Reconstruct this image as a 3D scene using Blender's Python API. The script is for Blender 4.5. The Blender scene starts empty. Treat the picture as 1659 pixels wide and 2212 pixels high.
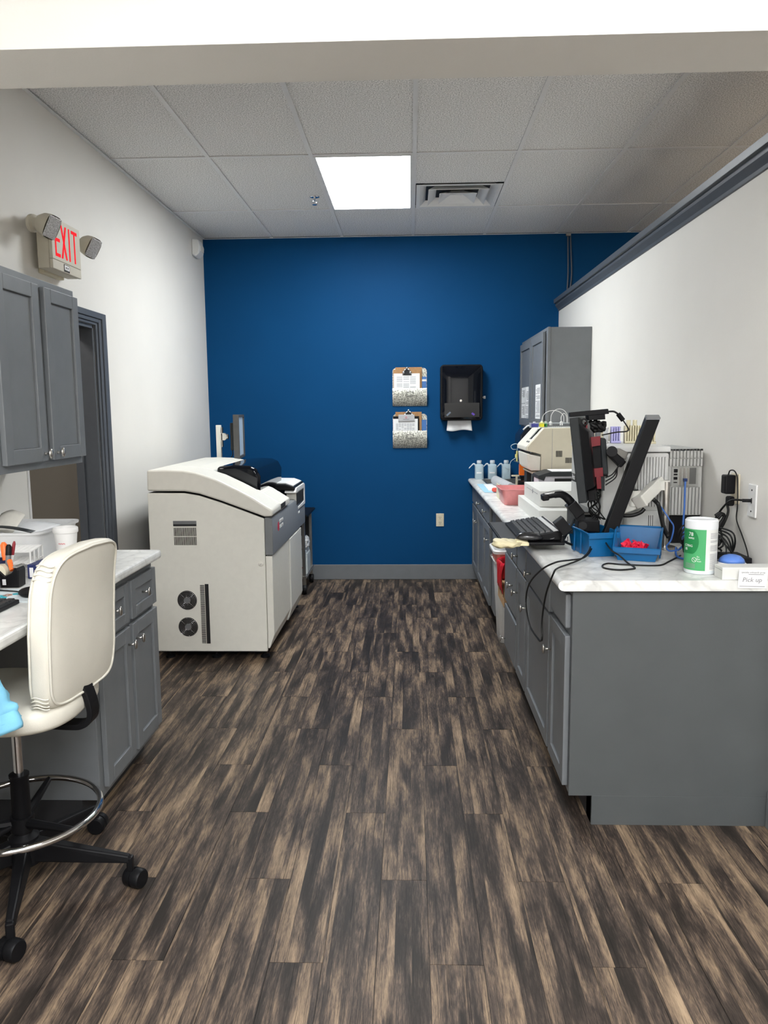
import bpy, bmesh, math, random
from mathutils import Vector, Matrix
random.seed(7)
S = bpy.context.scene
COL = S.collection
# ---------------------------------------------------------------- camera
FPX, CAMZ = 1665.25, 1.5008
pitch, yaw, roll = 0.1282042, 0.0342465, -0.0089948
cy, sy, cp, sp = math.cos(yaw), math.sin(yaw), math.cos(pitch), math.sin(pitch)
fwd = Vector((-sy*cp, cy*cp, -sp)); rt = Vector((cy, sy, 0)); up = rt.cross(fwd)
rt, up = rt*math.cos(roll)+up*math.sin(roll), up*math.cos(roll)-rt*math.sin(roll)
cam = bpy.data.cameras.new('camera'); camo = bpy.data.objects.new('camera', cam); COL.objects.link(camo)
m = Matrix((rt, up, -fwd)).transposed().to_4x4(); m.translation = (0, 0, CAMZ); camo.matrix_world = m
cam.sensor_fit = 'VERTICAL'; cam.sensor_height = 24.0; cam.sensor_width = 18.0
cam.lens = FPX/2212*24.0; cam.clip_start = 0.02
S.camera = camo
def ray(u, v): return rt*((u-829.5)/FPX) - up*((v-1106)/FPX) + fwd
def at(u, v, y):                 # point of the room seen at (u,v), at depth y
    d = ray(u, v); k = y/d.y; return Vector((d.x*k, y, CAMZ+d.z*k))
def atz(u, v, z):                # ... on the horizontal plane z
    d = ray(u, v); k = (z-CAMZ)/d.z; return Vector((d.x*k, d.y*k, z))
def atx(u, v, x):
    d = ray(u, v); k = x/d.x; return Vector((x, d.y*k, CAMZ+d.z*k))
# ---------------------------------------------------------------- world, exposure, lights
W = bpy.data.worlds.new('world'); S.world = W; W.use_nodes = True
W.node_tree.nodes['Background'].inputs[0].default_value = (0.9, 0.95, 1, 1)
W.node_tree.nodes['Background'].inputs[1].default_value = 0.3
S.view_settings.view_transform = 'Standard'; S.view_settings.look = 'None'
S.view_settings.exposure = 0.0; S.view_settings.gamma = 1.0
try: S.view_settings.use_curve_mapping = False
except Exception: pass
PANEL_W = 37.0      # radiance of the lit ceiling panel in view
BACK_W = 25.0        # radiance of the lit ceiling panels in the room behind the camera
CEIL = 3.006
YW = 6.866          # far wall
XL, XR = -1.785, 1.29
# ---------------------------------------------------------------- materials
MATS = {}
def mat(name, col, rough=0.5, metal=0.0, var=0.06, nscale=30, bump=0.0, bscale=200, emit=None, estr=0, alpha=None, trans=0, coat=0, spec=None, ior=None):
    if name in MATS: return MATS[name]
    M = bpy.data.materials.new(name); M.use_nodes = True; nt = M.node_tree; b = nt.nodes['Principled BSDF']
    tc = nt.nodes.new('ShaderNodeTexCoord')
    n = nt.nodes.new('ShaderNodeTexNoise'); n.inputs['Scale'].default_value = nscale; n.inputs['Detail'].default_value = 4
    nt.links.new(tc.outputs['Object'], n.inputs['Vector'])
    r = nt.nodes.new('ShaderNodeValToRGB'); c = Vector(col[:3])
    r.color_ramp.elements[0].position = .3; r.color_ramp.elements[1].position = .7
    r.color_ramp.elements[0].color = (*[max(0, x*(1-var)) for x in c], 1); r.color_ramp.elements[1].color = (*[min(1, x*(1+var)) for x in c], 1)
    nt.links.new(n.outputs['Fac'], r.inputs['Fac']); nt.links.new(r.outputs['Color'], b.inputs['Base Color'])
    b.inputs['Roughness'].default_value = rough; b.inputs['Metallic'].default_value = metal
    if bump:
        n2 = nt.nodes.new('ShaderNodeTexNoise'); n2.inputs['Scale'].default_value = bscale; nt.links.new(tc.outputs['Object'], n2.inputs['Vector'])
        bp = nt.nodes.new('ShaderNodeBump'); bp.inputs['Strength'].default_value = bump; bp.inputs['Distance'].default_value = .002
        nt.links.new(n2.outputs['Fac'], bp.inputs['Height']); nt.links.new(bp.outputs['Normal'], b.inputs['Normal'])
    if emit: b.inputs['Emission Color'].default_value = (*emit, 1); b.inputs['Emission Strength'].default_value = estr
    if alpha is not None: b.inputs['Alpha'].default_value = alpha
    if trans: b.inputs['Transmission Weight'].default_value = trans
    if coat: b.inputs['Coat Weight'].default_value = coat
    if spec is not None: b.inputs['Specular IOR Level'].default_value = spec
    MATS[name] = M; return M
def nd(nt, t, **kw):
    n = nt.nodes.new(t)
    for k, v in kw.items():
        if k in n.inputs: n.inputs[k].default_value = v
        else: setattr(n, k, v)
    return n
WHITE = mat('wall_paint', (.775, .755, .71), .6, var=.015, nscale=3, bump=.15, bscale=160)
BLUE = mat('blue_paint', (.003, .056, .165), .6, var=.03, nscale=2, bump=.12, bscale=160, spec=.08)
GREY = mat('grey_cabinet_paint', (.158, .168, .178), .42, var=.04, nscale=14, bump=.08, bscale=120)
GREY_SHADE = mat('grey_cabinet_shaded', (.073, .080, .083), .5, var=.05, nscale=6, bump=.1, bscale=120)  # cabinet grey darkened, puts the end panel's shade into the colour
CASING = mat('casing_paint', (.085, .095, .11), .4, var=.04)
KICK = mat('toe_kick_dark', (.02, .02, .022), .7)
METAL = mat('brushed_nickel', (.55, .53, .5), .28, 1.0)
CHROME = mat('chrome', (.75, .75, .76), .08, 1.0)
BLK = mat('black_plastic', (.007, .007, .008), .45, spec=.16)
BLKM = mat('black_matte', (.008, .008, .009), .75)
RUB = mat('black_cable', (.007, .007, .007), .5, spec=.3)
DGREY = mat('charcoal_plastic', (.021, .024, .026), .5, spec=.25)
LGREY = mat('grey_plastic', (.16, .165, .17), .45)
ANA = mat('analyser_shell', (.74, .73, .665), .45, var=.02)
ANAL = mat('analyser_lid', (.74, .72, .65), .35, var=.02)
CREAM = mat('cream_plastic', (.66, .6, .45), .5)
WPL = mat('white_plastic', (.75, .75, .74), .4, var=.02)
WPAP = mat('white_paper', (.8, .8, .8), .8, var=.02)
INK = mat('print_grey', (.25, .25, .26), .8)
INKB = mat('print_black', (.02, .02, .02), .8)
INKW = mat('print_white', (.85, .85, .85), .7)
REDI = mat('print_red', (.5, .02, .06), .7)
GLASSB = mat('smoked_cover', (.002, .003, .006), .06, spec=.3)
BINB = mat('blue_bin_plastic', (.0, .10, .275), .35)
REDP = mat('red_packets', (.75, .01, .05), .35)
LEATH = mat('white_leatherette', (.69, .66, .575), .45, var=.05, nscale=6, bump=.2, bscale=300)
PINK = mat('pink_plastic', (.72, .27, .27), .35)
OR = mat('orange_label', (.85, .16, .01), .6)
PVC = mat('frosted_bottle', (.5, .62, .68), .35, alpha=.82)
STEEL = mat('sink_steel', (.35, .35, .34), .3, .9)
GALV = None
# floor wood
def wood():
    M = bpy.data.materials.new('floor_wood'); M.use_nodes = True; nt = M.node_tree; L = nt.links.new; b = nt.nodes['Principled BSDF']
    tc = nd(nt, 'ShaderNodeTexCoord'); oi = nd(nt, 'ShaderNodeObjectInfo')
    rnd = nd(nt, 'ShaderNodeMath', operation='MULTIPLY'); rnd.inputs[1].default_value = 57.0; L(oi.outputs['Random'], rnd.inputs[0])
    cb = nd(nt, 'ShaderNodeCombineXYZ'); L(rnd.outputs[0], cb.inputs[0]); L(rnd.outputs[0], cb.inputs[2])
    add = nd(nt, 'ShaderNodeVectorMath', operation='ADD'); L(tc.outputs['Object'], add.inputs[0]); L(cb.outputs[0], add.inputs[1])
    # three narrow strips printed inside every plank
    sep = nd(nt, 'ShaderNodeSeparateXYZ'); L(tc.outputs['Object'], sep.inputs[0])
    wob = nd(nt, 'ShaderNodeMath', operation='MULTIPLY_ADD'); L(sep.outputs[0], wob.inputs[0]); wob.inputs[1].default_value = 20.6; wob.inputs[2].default_value = 10.5
    wsc = nd(nt, 'ShaderNodeMath', operation='SINE'); L(rnd.outputs[0], wsc.inputs[0])
    wo2 = nd(nt, 'ShaderNodeMath', operation='MULTIPLY_ADD'); L(wsc.outputs[0], wo2.inputs[0]); wo2.inputs[1].default_value = .3; L(wob.outputs[0], wo2.inputs[2])
    fl = nd(nt, 'ShaderNodeMath', operation='FLOOR'); L(wo2.outputs[0], fl.inputs[0])
    frc = nd(nt, 'ShaderNodeMath', operation='FRACT'); L(wo2.outputs[0], frc.inputs[0])
    ad = nd(nt, 'ShaderNodeMath', operation='ADD'); L(fl.outputs[0], ad.inputs[0]); L(rnd.outputs[0], ad.inputs[1])
    wn = nd(nt, 'ShaderNodeTexWhiteNoise', noise_dimensions='1D'); L(ad.outputs[0], wn.inputs['W'])
    w3 = nd(nt, 'ShaderNodeMath', operation='MULTIPLY'); L(wn.outputs['Value'], w3.inputs[0]); w3.inputs[1].default_value = 31.0
    cb2 = nd(nt, 'ShaderNodeCombineXYZ'); L(w3.outputs[0], cb2.inputs[1]); L(w3.outputs[0], cb2.inputs[2])
    add2 = nd(nt, 'ShaderNodeVectorMath', operation='ADD'); L(add.outputs[0], add2.inputs[0]); L(cb2.outputs[0], add2.inputs[1])
    add = add2
    def noise(sx, sy, detail=5, dist=0.0, rough=.6):
        mp = nd(nt, 'ShaderNodeMapping'); mp.inputs['Scale'].default_value = (sx, sy, 1); L(add.outputs[0], mp.inputs['Vector'])
        n = nd(nt, 'ShaderNodeTexNoise'); n.inputs['Scale'].default_value = 1; n.inputs['Detail'].default_value = detail
        n.inputs['Distortion'].default_value = dist; n.inputs['Roughness'].default_value = rough
        L(mp.outputs[0], n.inputs['Vector']); return n.outputs['Fac']
    patches = noise(14, 2.3, 6, .35, .55); streak = noise(170, 7, 8, .5, .75); fine = noise(620, 30, 4, 0, .7); grain = noise(75, 9, 8, 1.6, .7)
    def mixf(a, bb, f):
        n = nd(nt, 'ShaderNodeMix', data_type='FLOAT'); n.inputs[0].default_value = f; L(a, n.inputs[2]); L(bb, n.inputs[3]); return n.outputs[0]
    v = mixf(patches, streak, .28); v = mixf(v, grain, .20); v = mixf(v, fine, .17); v = mixf(v, wn.outputs['Value'], .035)
    r = nd(nt, 'ShaderNodeValToRGB'); e = r.color_ramp.elements
    e[0].position = .425; e[0].color = (.020, .016, .013, 1); e[1].position = .625; e[1].color = (.36, .26, .17, 1)
    k = e.new(.468); k.color = (.038, .029, .024, 1); k = e.new(.505); k.color = (.078, .058, .046, 1); k = e.new(.545); k.color = (.175, .125, .085, 1)
    L(v, r.inputs['Fac'])
    # knots
    mp = nd(nt, 'ShaderNodeMapping'); mp.inputs['Scale'].default_value = (7, 2.6, 1); L(add.outputs[0], mp.inputs['Vector'])
    vo = nd(nt, 'ShaderNodeTexVoronoi'); vo.inputs['Scale'].default_value = 1.0; L(mp.outputs[0], vo.inputs['Vector'])
    kr = nd(nt, 'ShaderNodeValToRGB'); kr.color_ramp.elements[0].position = .03; kr.color_ramp.elements[0].color = (.15, .15, .15, 1)
    kr.color_ramp.elements[1].position = .11; kr.color_ramp.elements[1].color = (1, 1, 1, 1); L(vo.outputs['Distance'], kr.inputs['Fac'])
    mx = nd(nt, 'ShaderNodeMix', data_type='RGBA', blend_type='MULTIPLY'); mx.inputs[0].default_value = .75
    L(r.outputs[0], mx.inputs[6]); L(kr.outputs[0], mx.inputs[7])
    # thin dark cracks
    cr = noise(190, 2.2, 4, .3); cc = nd(nt, 'ShaderNodeValToRGB'); cc.color_ramp.elements[0].position = .33; cc.color_ramp.elements[0].color = (.2, .2, .2, 1)
    cc.color_ramp.elements[1].position = .44; cc.color_ramp.elements[1].color = (1, 1, 1, 1); L(cr, cc.inputs['Fac'])
    mx2 = nd(nt, 'ShaderNodeMix', data_type='RGBA', blend_type='MULTIPLY'); mx2.inputs[0].default_value = .8
    L(mx.outputs[2], mx2.inputs[6]); L(cc.outputs[0], mx2.inputs[7]); sr = nd(nt, 'ShaderNodeValToRGB'); sr.color_ramp.elements[0].position = .0; sr.color_ramp.elements[0].color = (.35, .33, .31, 1)
    sr.color_ramp.elements[1].position = .05; sr.color_ramp.elements[1].color = (1, 1, 1, 1); L(frc.outputs[0], sr.inputs['Fac'])
    mx3 = nd(nt, 'ShaderNodeMix', data_type='RGBA', blend_type='MULTIPLY'); mx3.inputs[0].default_value = .6; L(mx2.outputs[2], mx3.inputs[6]); L(sr.outputs[0], mx3.inputs[7]); L(mx3.outputs[2], b.inputs['Base Color'])
    rr = nd(nt, 'ShaderNodeMapRange'); rr.inputs['To Min'].default_value = .36; rr.inputs['To Max'].default_value = .62; L(streak, rr.inputs['Value']); L(rr.outputs[0], b.inputs['Roughness']); b.inputs['Specular IOR Level'].default_value = .24
    bp = nd(nt, 'ShaderNodeBump'); bp.inputs['Strength'].default_value = .35; bp.inputs['Distance'].default_value = .0015; L(v, bp.inputs['Height']); L(bp.outputs[0], b.inputs['Normal'])
    return M
WOOD = wood()
def speckle(name, c1, c2, scale, p0, p1, rough, bump=.3, dist=.0, c3=None):
    M = bpy.data.materials.new(name); M.use_nodes = True; nt = M.node_tree; L = nt.links.new; b = nt.nodes['Principled BSDF']
    tc = nd(nt, 'ShaderNodeTexCoord'); n = nd(nt, 'ShaderNodeTexNoise'); n.inputs['Scale'].default_value = scale; n.inputs['Detail'].default_value = 5; n.inputs['Distortion'].default_value = dist
    L(tc.outputs['Object'], n.inputs['Vector'])
    r = nd(nt, 'ShaderNodeValToRGB'); r.color_ramp.elements[0].position = p0; r.color_ramp.elements[0].color = (*c1, 1)
    r.color_ramp.elements[1].position = p1; r.color_ramp.elements[1].color = (*c2, 1); L(n.outputs['Fac'], r.inputs['Fac']); L(r.outputs[0], b.inputs['Base Color'])
    if c3:
        k = r.color_ramp.elements.new((p0+p1)/2); k.color = (*c3, 1)
    b.inputs['Roughness'].default_value = rough
    if bump:
        bp = nd(nt, 'ShaderNodeBump'); bp.inputs['Strength'].default_value = bump; bp.inputs['Distance'].default_value = .002
        L(n.outputs['Fac'], bp.inputs['Height']); L(bp.outputs[0], b.inputs['Normal'])
    return M
TILE = speckle('ceiling_tile_fissured', (.50, .50, .49), (.95, .94, .93), 150, .38, .58, .9, .6)
GALV = speckle('hammered_galvanised', (.22, .215, .18), (.80, .79, .70), 110, .36, .62, .4, .5); GALV.node_tree.nodes['Principled BSDF'].inputs['Metallic'].default_value = .25
def marble():
    M = bpy.data.materials.new('marble_laminate'); M.use_nodes = True; nt = M.node_tree; L = nt.links.new; b = nt.nodes['Principled BSDF']
    tc = nd(nt, 'ShaderNodeTexCoord'); mp = nd(nt, 'ShaderNodeMapping'); mp.inputs['Rotation'].default_value = (0.6, .5, .7); L(tc.outputs['Object'], mp.inputs['Vector'])
    n = nd(nt, 'ShaderNodeTexNoise'); n.inputs['Scale'].default_value = 7; n.inputs['Detail'].default_value = 8; n.inputs['Distortion'].default_value = 1.3; L(mp.outputs[0], n.inputs['Vector'])
    w = nd(nt, 'ShaderNodeTexWave'); w.inputs['Scale'].default_value = 5; w.inputs['Distortion'].default_value = 14; w.inputs['Detail'].default_value = 5; L(mp.outputs[0], w.inputs['Vector'])
    r1 = nd(nt, 'ShaderNodeValToRGB'); r1.color_ramp.elements[0].position = .0; r1.color_ramp.elements[0].color = (.40, .40, .38, 1); r1.color_ramp.elements[1].position = .16; r1.color_ramp.elements[1].color = (1, 1, 1, 1); L(w.outputs['Fac'], r1.inputs['Fac'])
    r2 = nd(nt, 'ShaderNodeValToRGB'); r2.color_ramp.elements[0].position = .36; r2.color_ramp.elements[0].color = (.60, .60, .58, 1); r2.color_ramp.elements[1].position = .6; r2.color_ramp.elements[1].color = (.82, .82, .79, 1); L(n.outputs['Fac'], r2.inputs['Fac'])
    mx = nd(nt, 'ShaderNodeMix', data_type='RGBA', blend_type='MULTIPLY'); mx.inputs[0].default_value = .22; L(r2.outputs[0], mx.inputs[6]); L(r1.outputs[0], mx.inputs[7]); L(mx.outputs[2], b.inputs['Base Color'])
    b.inputs['Roughness'].default_value = .3
    return M
MARB = marble()
LENS = mat('light_diffuser', (.9, .9, .9), .5, emit=(.94, .98, 1), estr=PANEL_W)
LENSB = mat('light_diffuser_back_room', (.9, .9, .9), .5, emit=(.97, .985, 1), estr=BACK_W)
LENSC = mat('light_diffuser_side_room', (.9, .9, .9), .5, emit=(1, .80, .58), estr=14.0)
# ---------------------------------------------------------------- mesh helpers
class MB:
    def __init__(s): s.v = []; s.f = []; s.M = Matrix.Identity(4)
    def add(s, vs, fs):
        k = len(s.v); s.v += [s.M @ Vector(p) for p in vs]; s.f += [tuple(i+k for i in f) for f in fs]; return s
    def box(s, x0, x1, y0, y1, z0, z1):
        x0, x1 = sorted((x0, x1)); y0, y1 = sorted((y0, y1)); z0, z1 = sorted((z0, z1))
        return s.add([(x, y, z) for z in (z0, z1) for y in (y0, y1) for x in (x0, x1)],
                     [(0, 2, 3, 1), (4, 5, 7, 6), (0, 1, 5, 4), (2, 6, 7, 3), (0, 4, 6, 2), (1, 3, 7, 5)])
    def obox(s, c, ax, ay, az, hx, hy, hz):   # oriented box
        c = Vector(c); ax, ay, az = (Vector(a).normalized() for a in (ax, ay, az))
        vs = [c+ax*hx*i+ay*hy*j+az*hz*k for k in (-1, 1) for j in (-1, 1) for i in (-1, 1)]
        return s.add(vs, [(0, 2, 3, 1), (4, 5, 7, 6), (0, 1, 5, 4), (2, 6, 7, 3), (0, 4, 6, 2), (1, 3, 7, 5)])
    def prism(s, poly, a0, a1, axis='y'):     # poly in the two other axes
        n = len(poly)
        def P(p, a): return {'y': (p[0], a, p[1]), 'x': (a, p[0], p[1]), 'z': (p[0], p[1], a)}[axis]
        vs = [P(p, a0) for p in poly]+[P(p, a1) for p in poly]
        return s.add(vs, [tuple(range(n))[::-1], tuple(range(n, 2*n))]+[(i, (i+1) % n, n+(i+1) % n, n+i) for i in range(n)])
    def tube(s, pts, r, n=8, closed=False, cap=True):
        pts = [Vector(p) for p in pts]; N = len(pts); vs = []; prev = None
        rr = r if isinstance(r, (list, tuple)) else [r]*N
        for i, p in enumerate(pts):
            a = pts[(i-1) % N] if (closed or i > 0) else p; b = pts[(i+1) % N] if (closed or i < N-1) else p
            t = (b-a)
            t = t.normalized() if t.length > 1e-9 else Vector((0, 0, 1))
            if prev is None:
                h = Vector((0, 0, 1)) if abs(t.z) < .9 else Vector((1, 0, 0)); nn = t.cross(h).normalized()
            else:
                nn = prev-t*prev.dot(t)
                nn = nn.normalized() if nn.length > 1e-6 else t.orthogonal().normalized()
            prev = nn; bb = t.cross(nn)
            vs += [p+(nn*math.cos(2*math.pi*k/n)+bb*math.sin(2*math.pi*k/n))*rr[i] for k in range(n)]
        fs = []
        for i in range(N if closed else N-1):
            j = (i+1) % N
            fs += [(i*n+k, i*n+(k+1) % n, j*n+(k+1) % n, j*n+k) for k in range(n)]
        if cap and not closed: fs += [tuple(range(n))[::-1], tuple(range((N-1)*n, N*n))]
        return s.add(vs, fs)
    def cyl(s, p, q, r, r2=None, n=24): return s.tube([p, q], [r, r if r2 is None else r2], n)
    def lathe(s, prof, c, n=28, axis=(0, 0, 1), close=True):
        A = Vector(axis).normalized(); U = A.orthogonal().normalized(); V = A.cross(U); c = Vector(c); vs = []
        for r, h in prof: vs += [c+A*h+(U*math.cos(2*math.pi*k/n)+V*math.sin(2*math.pi*k/n))*max(r, 1e-4) for k in range(n)]
        fs = []
        for i in range(len(prof)-1): fs += [(i*n+k, i*n+(k+1) % n, (i+1)*n+(k+1) % n, (i+1)*n+k) for k in range(n)]
        if close: fs += [tuple(range(n))[::-1], tuple(range((len(prof)-1)*n, len(prof)*n))]
        return s.add(vs, fs)
    def sup(s, c, a, b, d, e1=.3, e2=.3, fn=None, nu=40, nv=24):  # superellipsoid
        def C(w, e): k = math.cos(w); return math.copysign(abs(k)**e, k)
        def Sn(w, e): k = math.sin(w); return math.copysign(abs(k)**e, k)
        vs = []; c = Vector(c)
        for j in range(nv+1):
            v = -math.pi/2+math.pi*j/nv
            for i in range(nu):
                u = 2*math.pi*i/nu
                p = Vector((a*C(v, e1)*C(u, e2), b*C(v, e1)*Sn(u, e2), d*Sn(v, e1)))
                if fn: p = fn(p)
                vs.append(c+p)
        fs = [(j*nu+i, j*nu+(i+1) % nu, (j+1)*nu+(i+1) % nu, (j+1)*nu+i) for j in range(nv) for i in range(nu)]
        return s.add(vs, fs)
    def grid(s, P, nu, nv):       # P(i,j)->point
        vs = [P(i/nu, j/nv) for j in range(nv+1) for i in range(nu+1)]
        return s.add(vs, [(j*(nu+1)+i, j*(nu+1)+i+1, (j+1)*(nu+1)+i+1, (j+1)*(nu+1)+i) for j in range(nv) for i in range(nu)])
ORG = {}
def tag(o, label=None, cat=None, group=None, kind=None):
    if label: o['label'] = label
    if cat: o['category'] = cat
    if group: o['group'] = group
    if kind: o['kind'] = kind
    return o
def thing(name, label, cat, loc, group=None):
    o = bpy.data.objects.new(name, None); COL.objects.link(o); o.location = loc; o.empty_display_size = .05
    ORG[o.name] = Vector(loc); return tag(o, label, cat, group)
def obj(name, mb, material, parent=None, bevel=0, smooth=False, seg=2, solid=0, loc=None, label=None, weld=False):
    org = ORG[parent.name] if parent else Vector(loc if loc is not None else ((min(v.x for v in mb.v)+max(v.x for v in mb.v))/2, (min(v.y for v in mb.v)+max(v.y for v in mb.v))/2, min(v.z for v in mb.v)))
    me = bpy.data.meshes.new(name); me.from_pydata([tuple(v-org) for v in mb.v], [], mb.f)
    bm = bmesh.new(); bm.from_mesh(me)
    if weld: bmesh.ops.remove_doubles(bm, verts=bm.verts, dist=1e-5)
    bmesh.ops.recalc_face_normals(bm, faces=bm.faces); bm.to_mesh(me); bm.free()
    me.materials.append(material)
    o = bpy.data.objects.new(name, me); COL.objects.link(o)
    if parent: o.parent = parent; ORG[o.name] = org
    else: o.location = org; ORG[o.name] = org
    if smooth:
        for p in me.polygons: p.use_smooth = True
        if smooth == 'auto': 
            me.set_sharp_from_angle(angle=math.radians(38))
    if solid: md = o.modifiers.new('solidify', 'SOLIDIFY'); md.thickness = solid; md.offset = 0
    if bevel:
        md = o.modifiers.new('bevel', 'BEVEL'); md.width = bevel; md.segments = seg; md.limit_method = 'ANGLE'; md.angle_limit = math.radians(40); md.harden_normals = False
    if label: o['label'] = label
    return o
def struct(name, mb, material, **k): return tag(obj(name, mb, material, **k), kind='structure')
def text(name, s, size, org, xd, yd, material, parent, align='CENTER', th=.0004, wrap=None, sx=1.0):
    cu = bpy.data.curves.new(name, 'FONT'); cu.body = s; cu.size = size; cu.align_x = align; cu.extrude = th; cu.resolution_u = 2
    t = bpy.data.objects.new('tmp', cu); COL.objects.link(t); bpy.context.view_layer.update()
    me = bpy.data.meshes.new_from_object(t.evaluated_get(bpy.context.evaluated_depsgraph_get())); bpy.data.objects.remove(t)
    xd = Vector(xd).normalized(); yd = Vector(yd).normalized(); zd = xd.cross(yd); org = Vector(org)
    base = ORG[parent.name]
    for v in me.vertices:
        p = v.co
        q = wrap(p) if wrap else org+xd*p.x*sx+yd*p.y+zd*p.z
        v.co = q-base
    me.materials.clear(); me.materials.append(material); me.name = name
    o = bpy.data.objects.new(name, me); COL.objects.link(o); o.parent = parent; ORG[o.name] = base
    return o
def clone(o, dx, label=None):
    c = o.copy(); COL.objects.link(c); c.location = o.location+Vector(dx); ORG[c.name] = ORG[o.name]+Vector(dx)
    if label: c['label'] = label
    for ch in o.children:
        d = ch.copy(); COL.objects.link(d); d.parent = c
        for g in ch.children:
            e = g.copy(); COL.objects.link(e); e.parent = d
    return c
def spline(pts, n=8):
    P = [Vector(p) for p in pts]; out = []
    for i in range(len(P)-1):
        a = P[i-1] if i else P[i]*2-P[i+1]; b = P[i]; c = P[i+1]; d = P[i+2] if i+2 < len(P) else P[i+1]*2-P[i]
        for k in range(n):
            t = k/n; out.append(.5*((2*b)+(c-a)*t+(2*a-5*b+4*c-d)*t*t+(3*b-a-3*c+d)*t**3))
    return out+[P[-1]]
# ================================================================= SETTING
X0, YA = -1.1843, 4.7474
XE, YN = 3.7, -3.2       # extent of the premises to the right and behind the camera
fl = struct('floor', MB().box(-3.1, XE, YN, YW+.1, -.06, -.004), KICK, loc=(0, 0, -.06))
def plank_mesh(L, w=.1461):
    m_ = MB().box(-w/2, w/2, 0, L, -.0039, 0); return m_
pm = {}
def plank(xc, y0, y1):
    key = round(y1-y0, 3)
    if key not in pm:
        mb = plank_mesh(y1-y0-.002); me = bpy.data.meshes.new('plank'); me.from_pydata([tuple(v) for v in mb.v], [], mb.f)
        bm = bmesh.new(); bm.from_mesh(me); bmesh.ops.recalc_face_normals(bm, faces=bm.faces); bm.to_mesh(me); bm.free()
        me.materials.append(WOOD); pm[key] = me
    o = bpy.data.objects.new('plank', pm[key]); COL.objects.link(o); o.parent = fl; o.location = Vector((xc, y0, 0))-ORG['floor']
start = {0: 2.323, 1: 1.94, 2: 2.743}
for k in range(-12, 15):
    xc = .048+.1475*k-.07375
    s0 = start[k % 3]
    y = s0-1.2*2
    while y < YW:
        a, b = max(y, 0.0), min(y+1.2, YW)
        if b-a > .05 and (xc < 1.45 or y < 2.7): plank(xc, a, b)
        y += 1.2
rest = MB()
for k in range(-21, 25):
    xc = .048+.1475*k-.07375
    if -12 <= k <= 14: rest.box(xc-.0733, xc+.0733, YN, -.002, -.0039, 0)
    elif k > 14: rest.box(xc-.0733, xc+.0733, YN, YW, -.0039, 0)
    else: rest.box(xc-.0733, xc+.0733, YN, YW, -.0039, 0)
tag(obj('plank_rows', rest, WOOD, fl), kind='stuff')
# ceiling ---------------------------------------------------------
ceil = struct('ceiling', MB().box(-1.9, XE, YN, YW+.1, CEIL+.03, CEIL+.08), KICK, loc=(0, 0, CEIL))
xs = [XL]+[X0+.6096*i for i in range(9)]; xs = [x for x in xs if x < XE]+[XE]
ys = [YA+1.2192*j for j in range(-6, 2)]+[YW]
tilem = {}
def tile(x0, x1, y0, y1):
    key = (round(x1-x0, 3), round(y1-y0, 3))
    if key not in tilem:
        w, d = (x1-x0)/2-.004, (y1-y0)/2-.004
        mb = MB().box(-w, w, -d, d, 0, .016); me = bpy.data.meshes.new('ceiling_tile'); me.from_pydata([tuple(v) for v in mb.v], [], mb.f)
        bm = bmesh.new(); bm.from_mesh(me); bmesh.ops.recalc_face_normals(bm, faces=bm.faces); bm.to_mesh(me); bm.free(); me.materials.append(TILE); tilem[key] = me
    o = bpy.data.objects.new('ceiling_tile', tilem[key]); COL.objects.link(o); o.parent = ceil
    o.location = Vector(((x0+x1)/2, (y0+y1)/2, CEIL+.003))-ORG['ceiling']
GRID = mat('ceiling_grid_white', (.78, .78, .78), .5, var=.02)
lights_back = [(2, -.13-1.2192), (-.575, -.13)]
def is_light(i, j):     # panels of the rooms out of view, and the one in view
    return (i, j) in LIGHTS
LIGHTS = {}
for j, y0 in enumerate(ys[:-1]):
    for i, x0 in enumerate(xs[:-1]):
        x1, y1 = xs[i+1], ys[j+1]
        if abs(x0+.575) < .01 and abs(y0-YA) < .01: LIGHTS[(i, j)] = 'view'; continue
        if abs(x0-.035) < .01 and abs(y0-YA) < .01:
            tile(x0, x1, y0, YA+.62); continue
        if (i in (1, 3, 5) and j in (0, 1)) or (i, j) == (3, 2): LIGHTS[(i, j)] = 'back'; continue
        if i == 7 and j in (5,): LIGHTS[(i, j)] = 'side'; continue
        tile(x0, x1, y0, y1)
gb = [('y', x) for x in xs[1:-1]]
for x in xs[1:-1]: obj('grid_bar', MB().box(x-.012, x+.012, YN, YW, CEIL-.004, CEIL+.002), GRID, ceil)
for y in ys[:-1]: obj('grid_bar', MB().box(XL, XE, y-.012, y+.012, CEIL-.0035, CEIL+.0015), GRID, ceil)
obj('wall_angle', MB().box(XL, XL+.022, 2.23, YW, CEIL-.006, CEIL-.004).box(XL, XE, YW-.022, YW, CEIL-.006, CEIL-.004), GRID, ceil)
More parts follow.
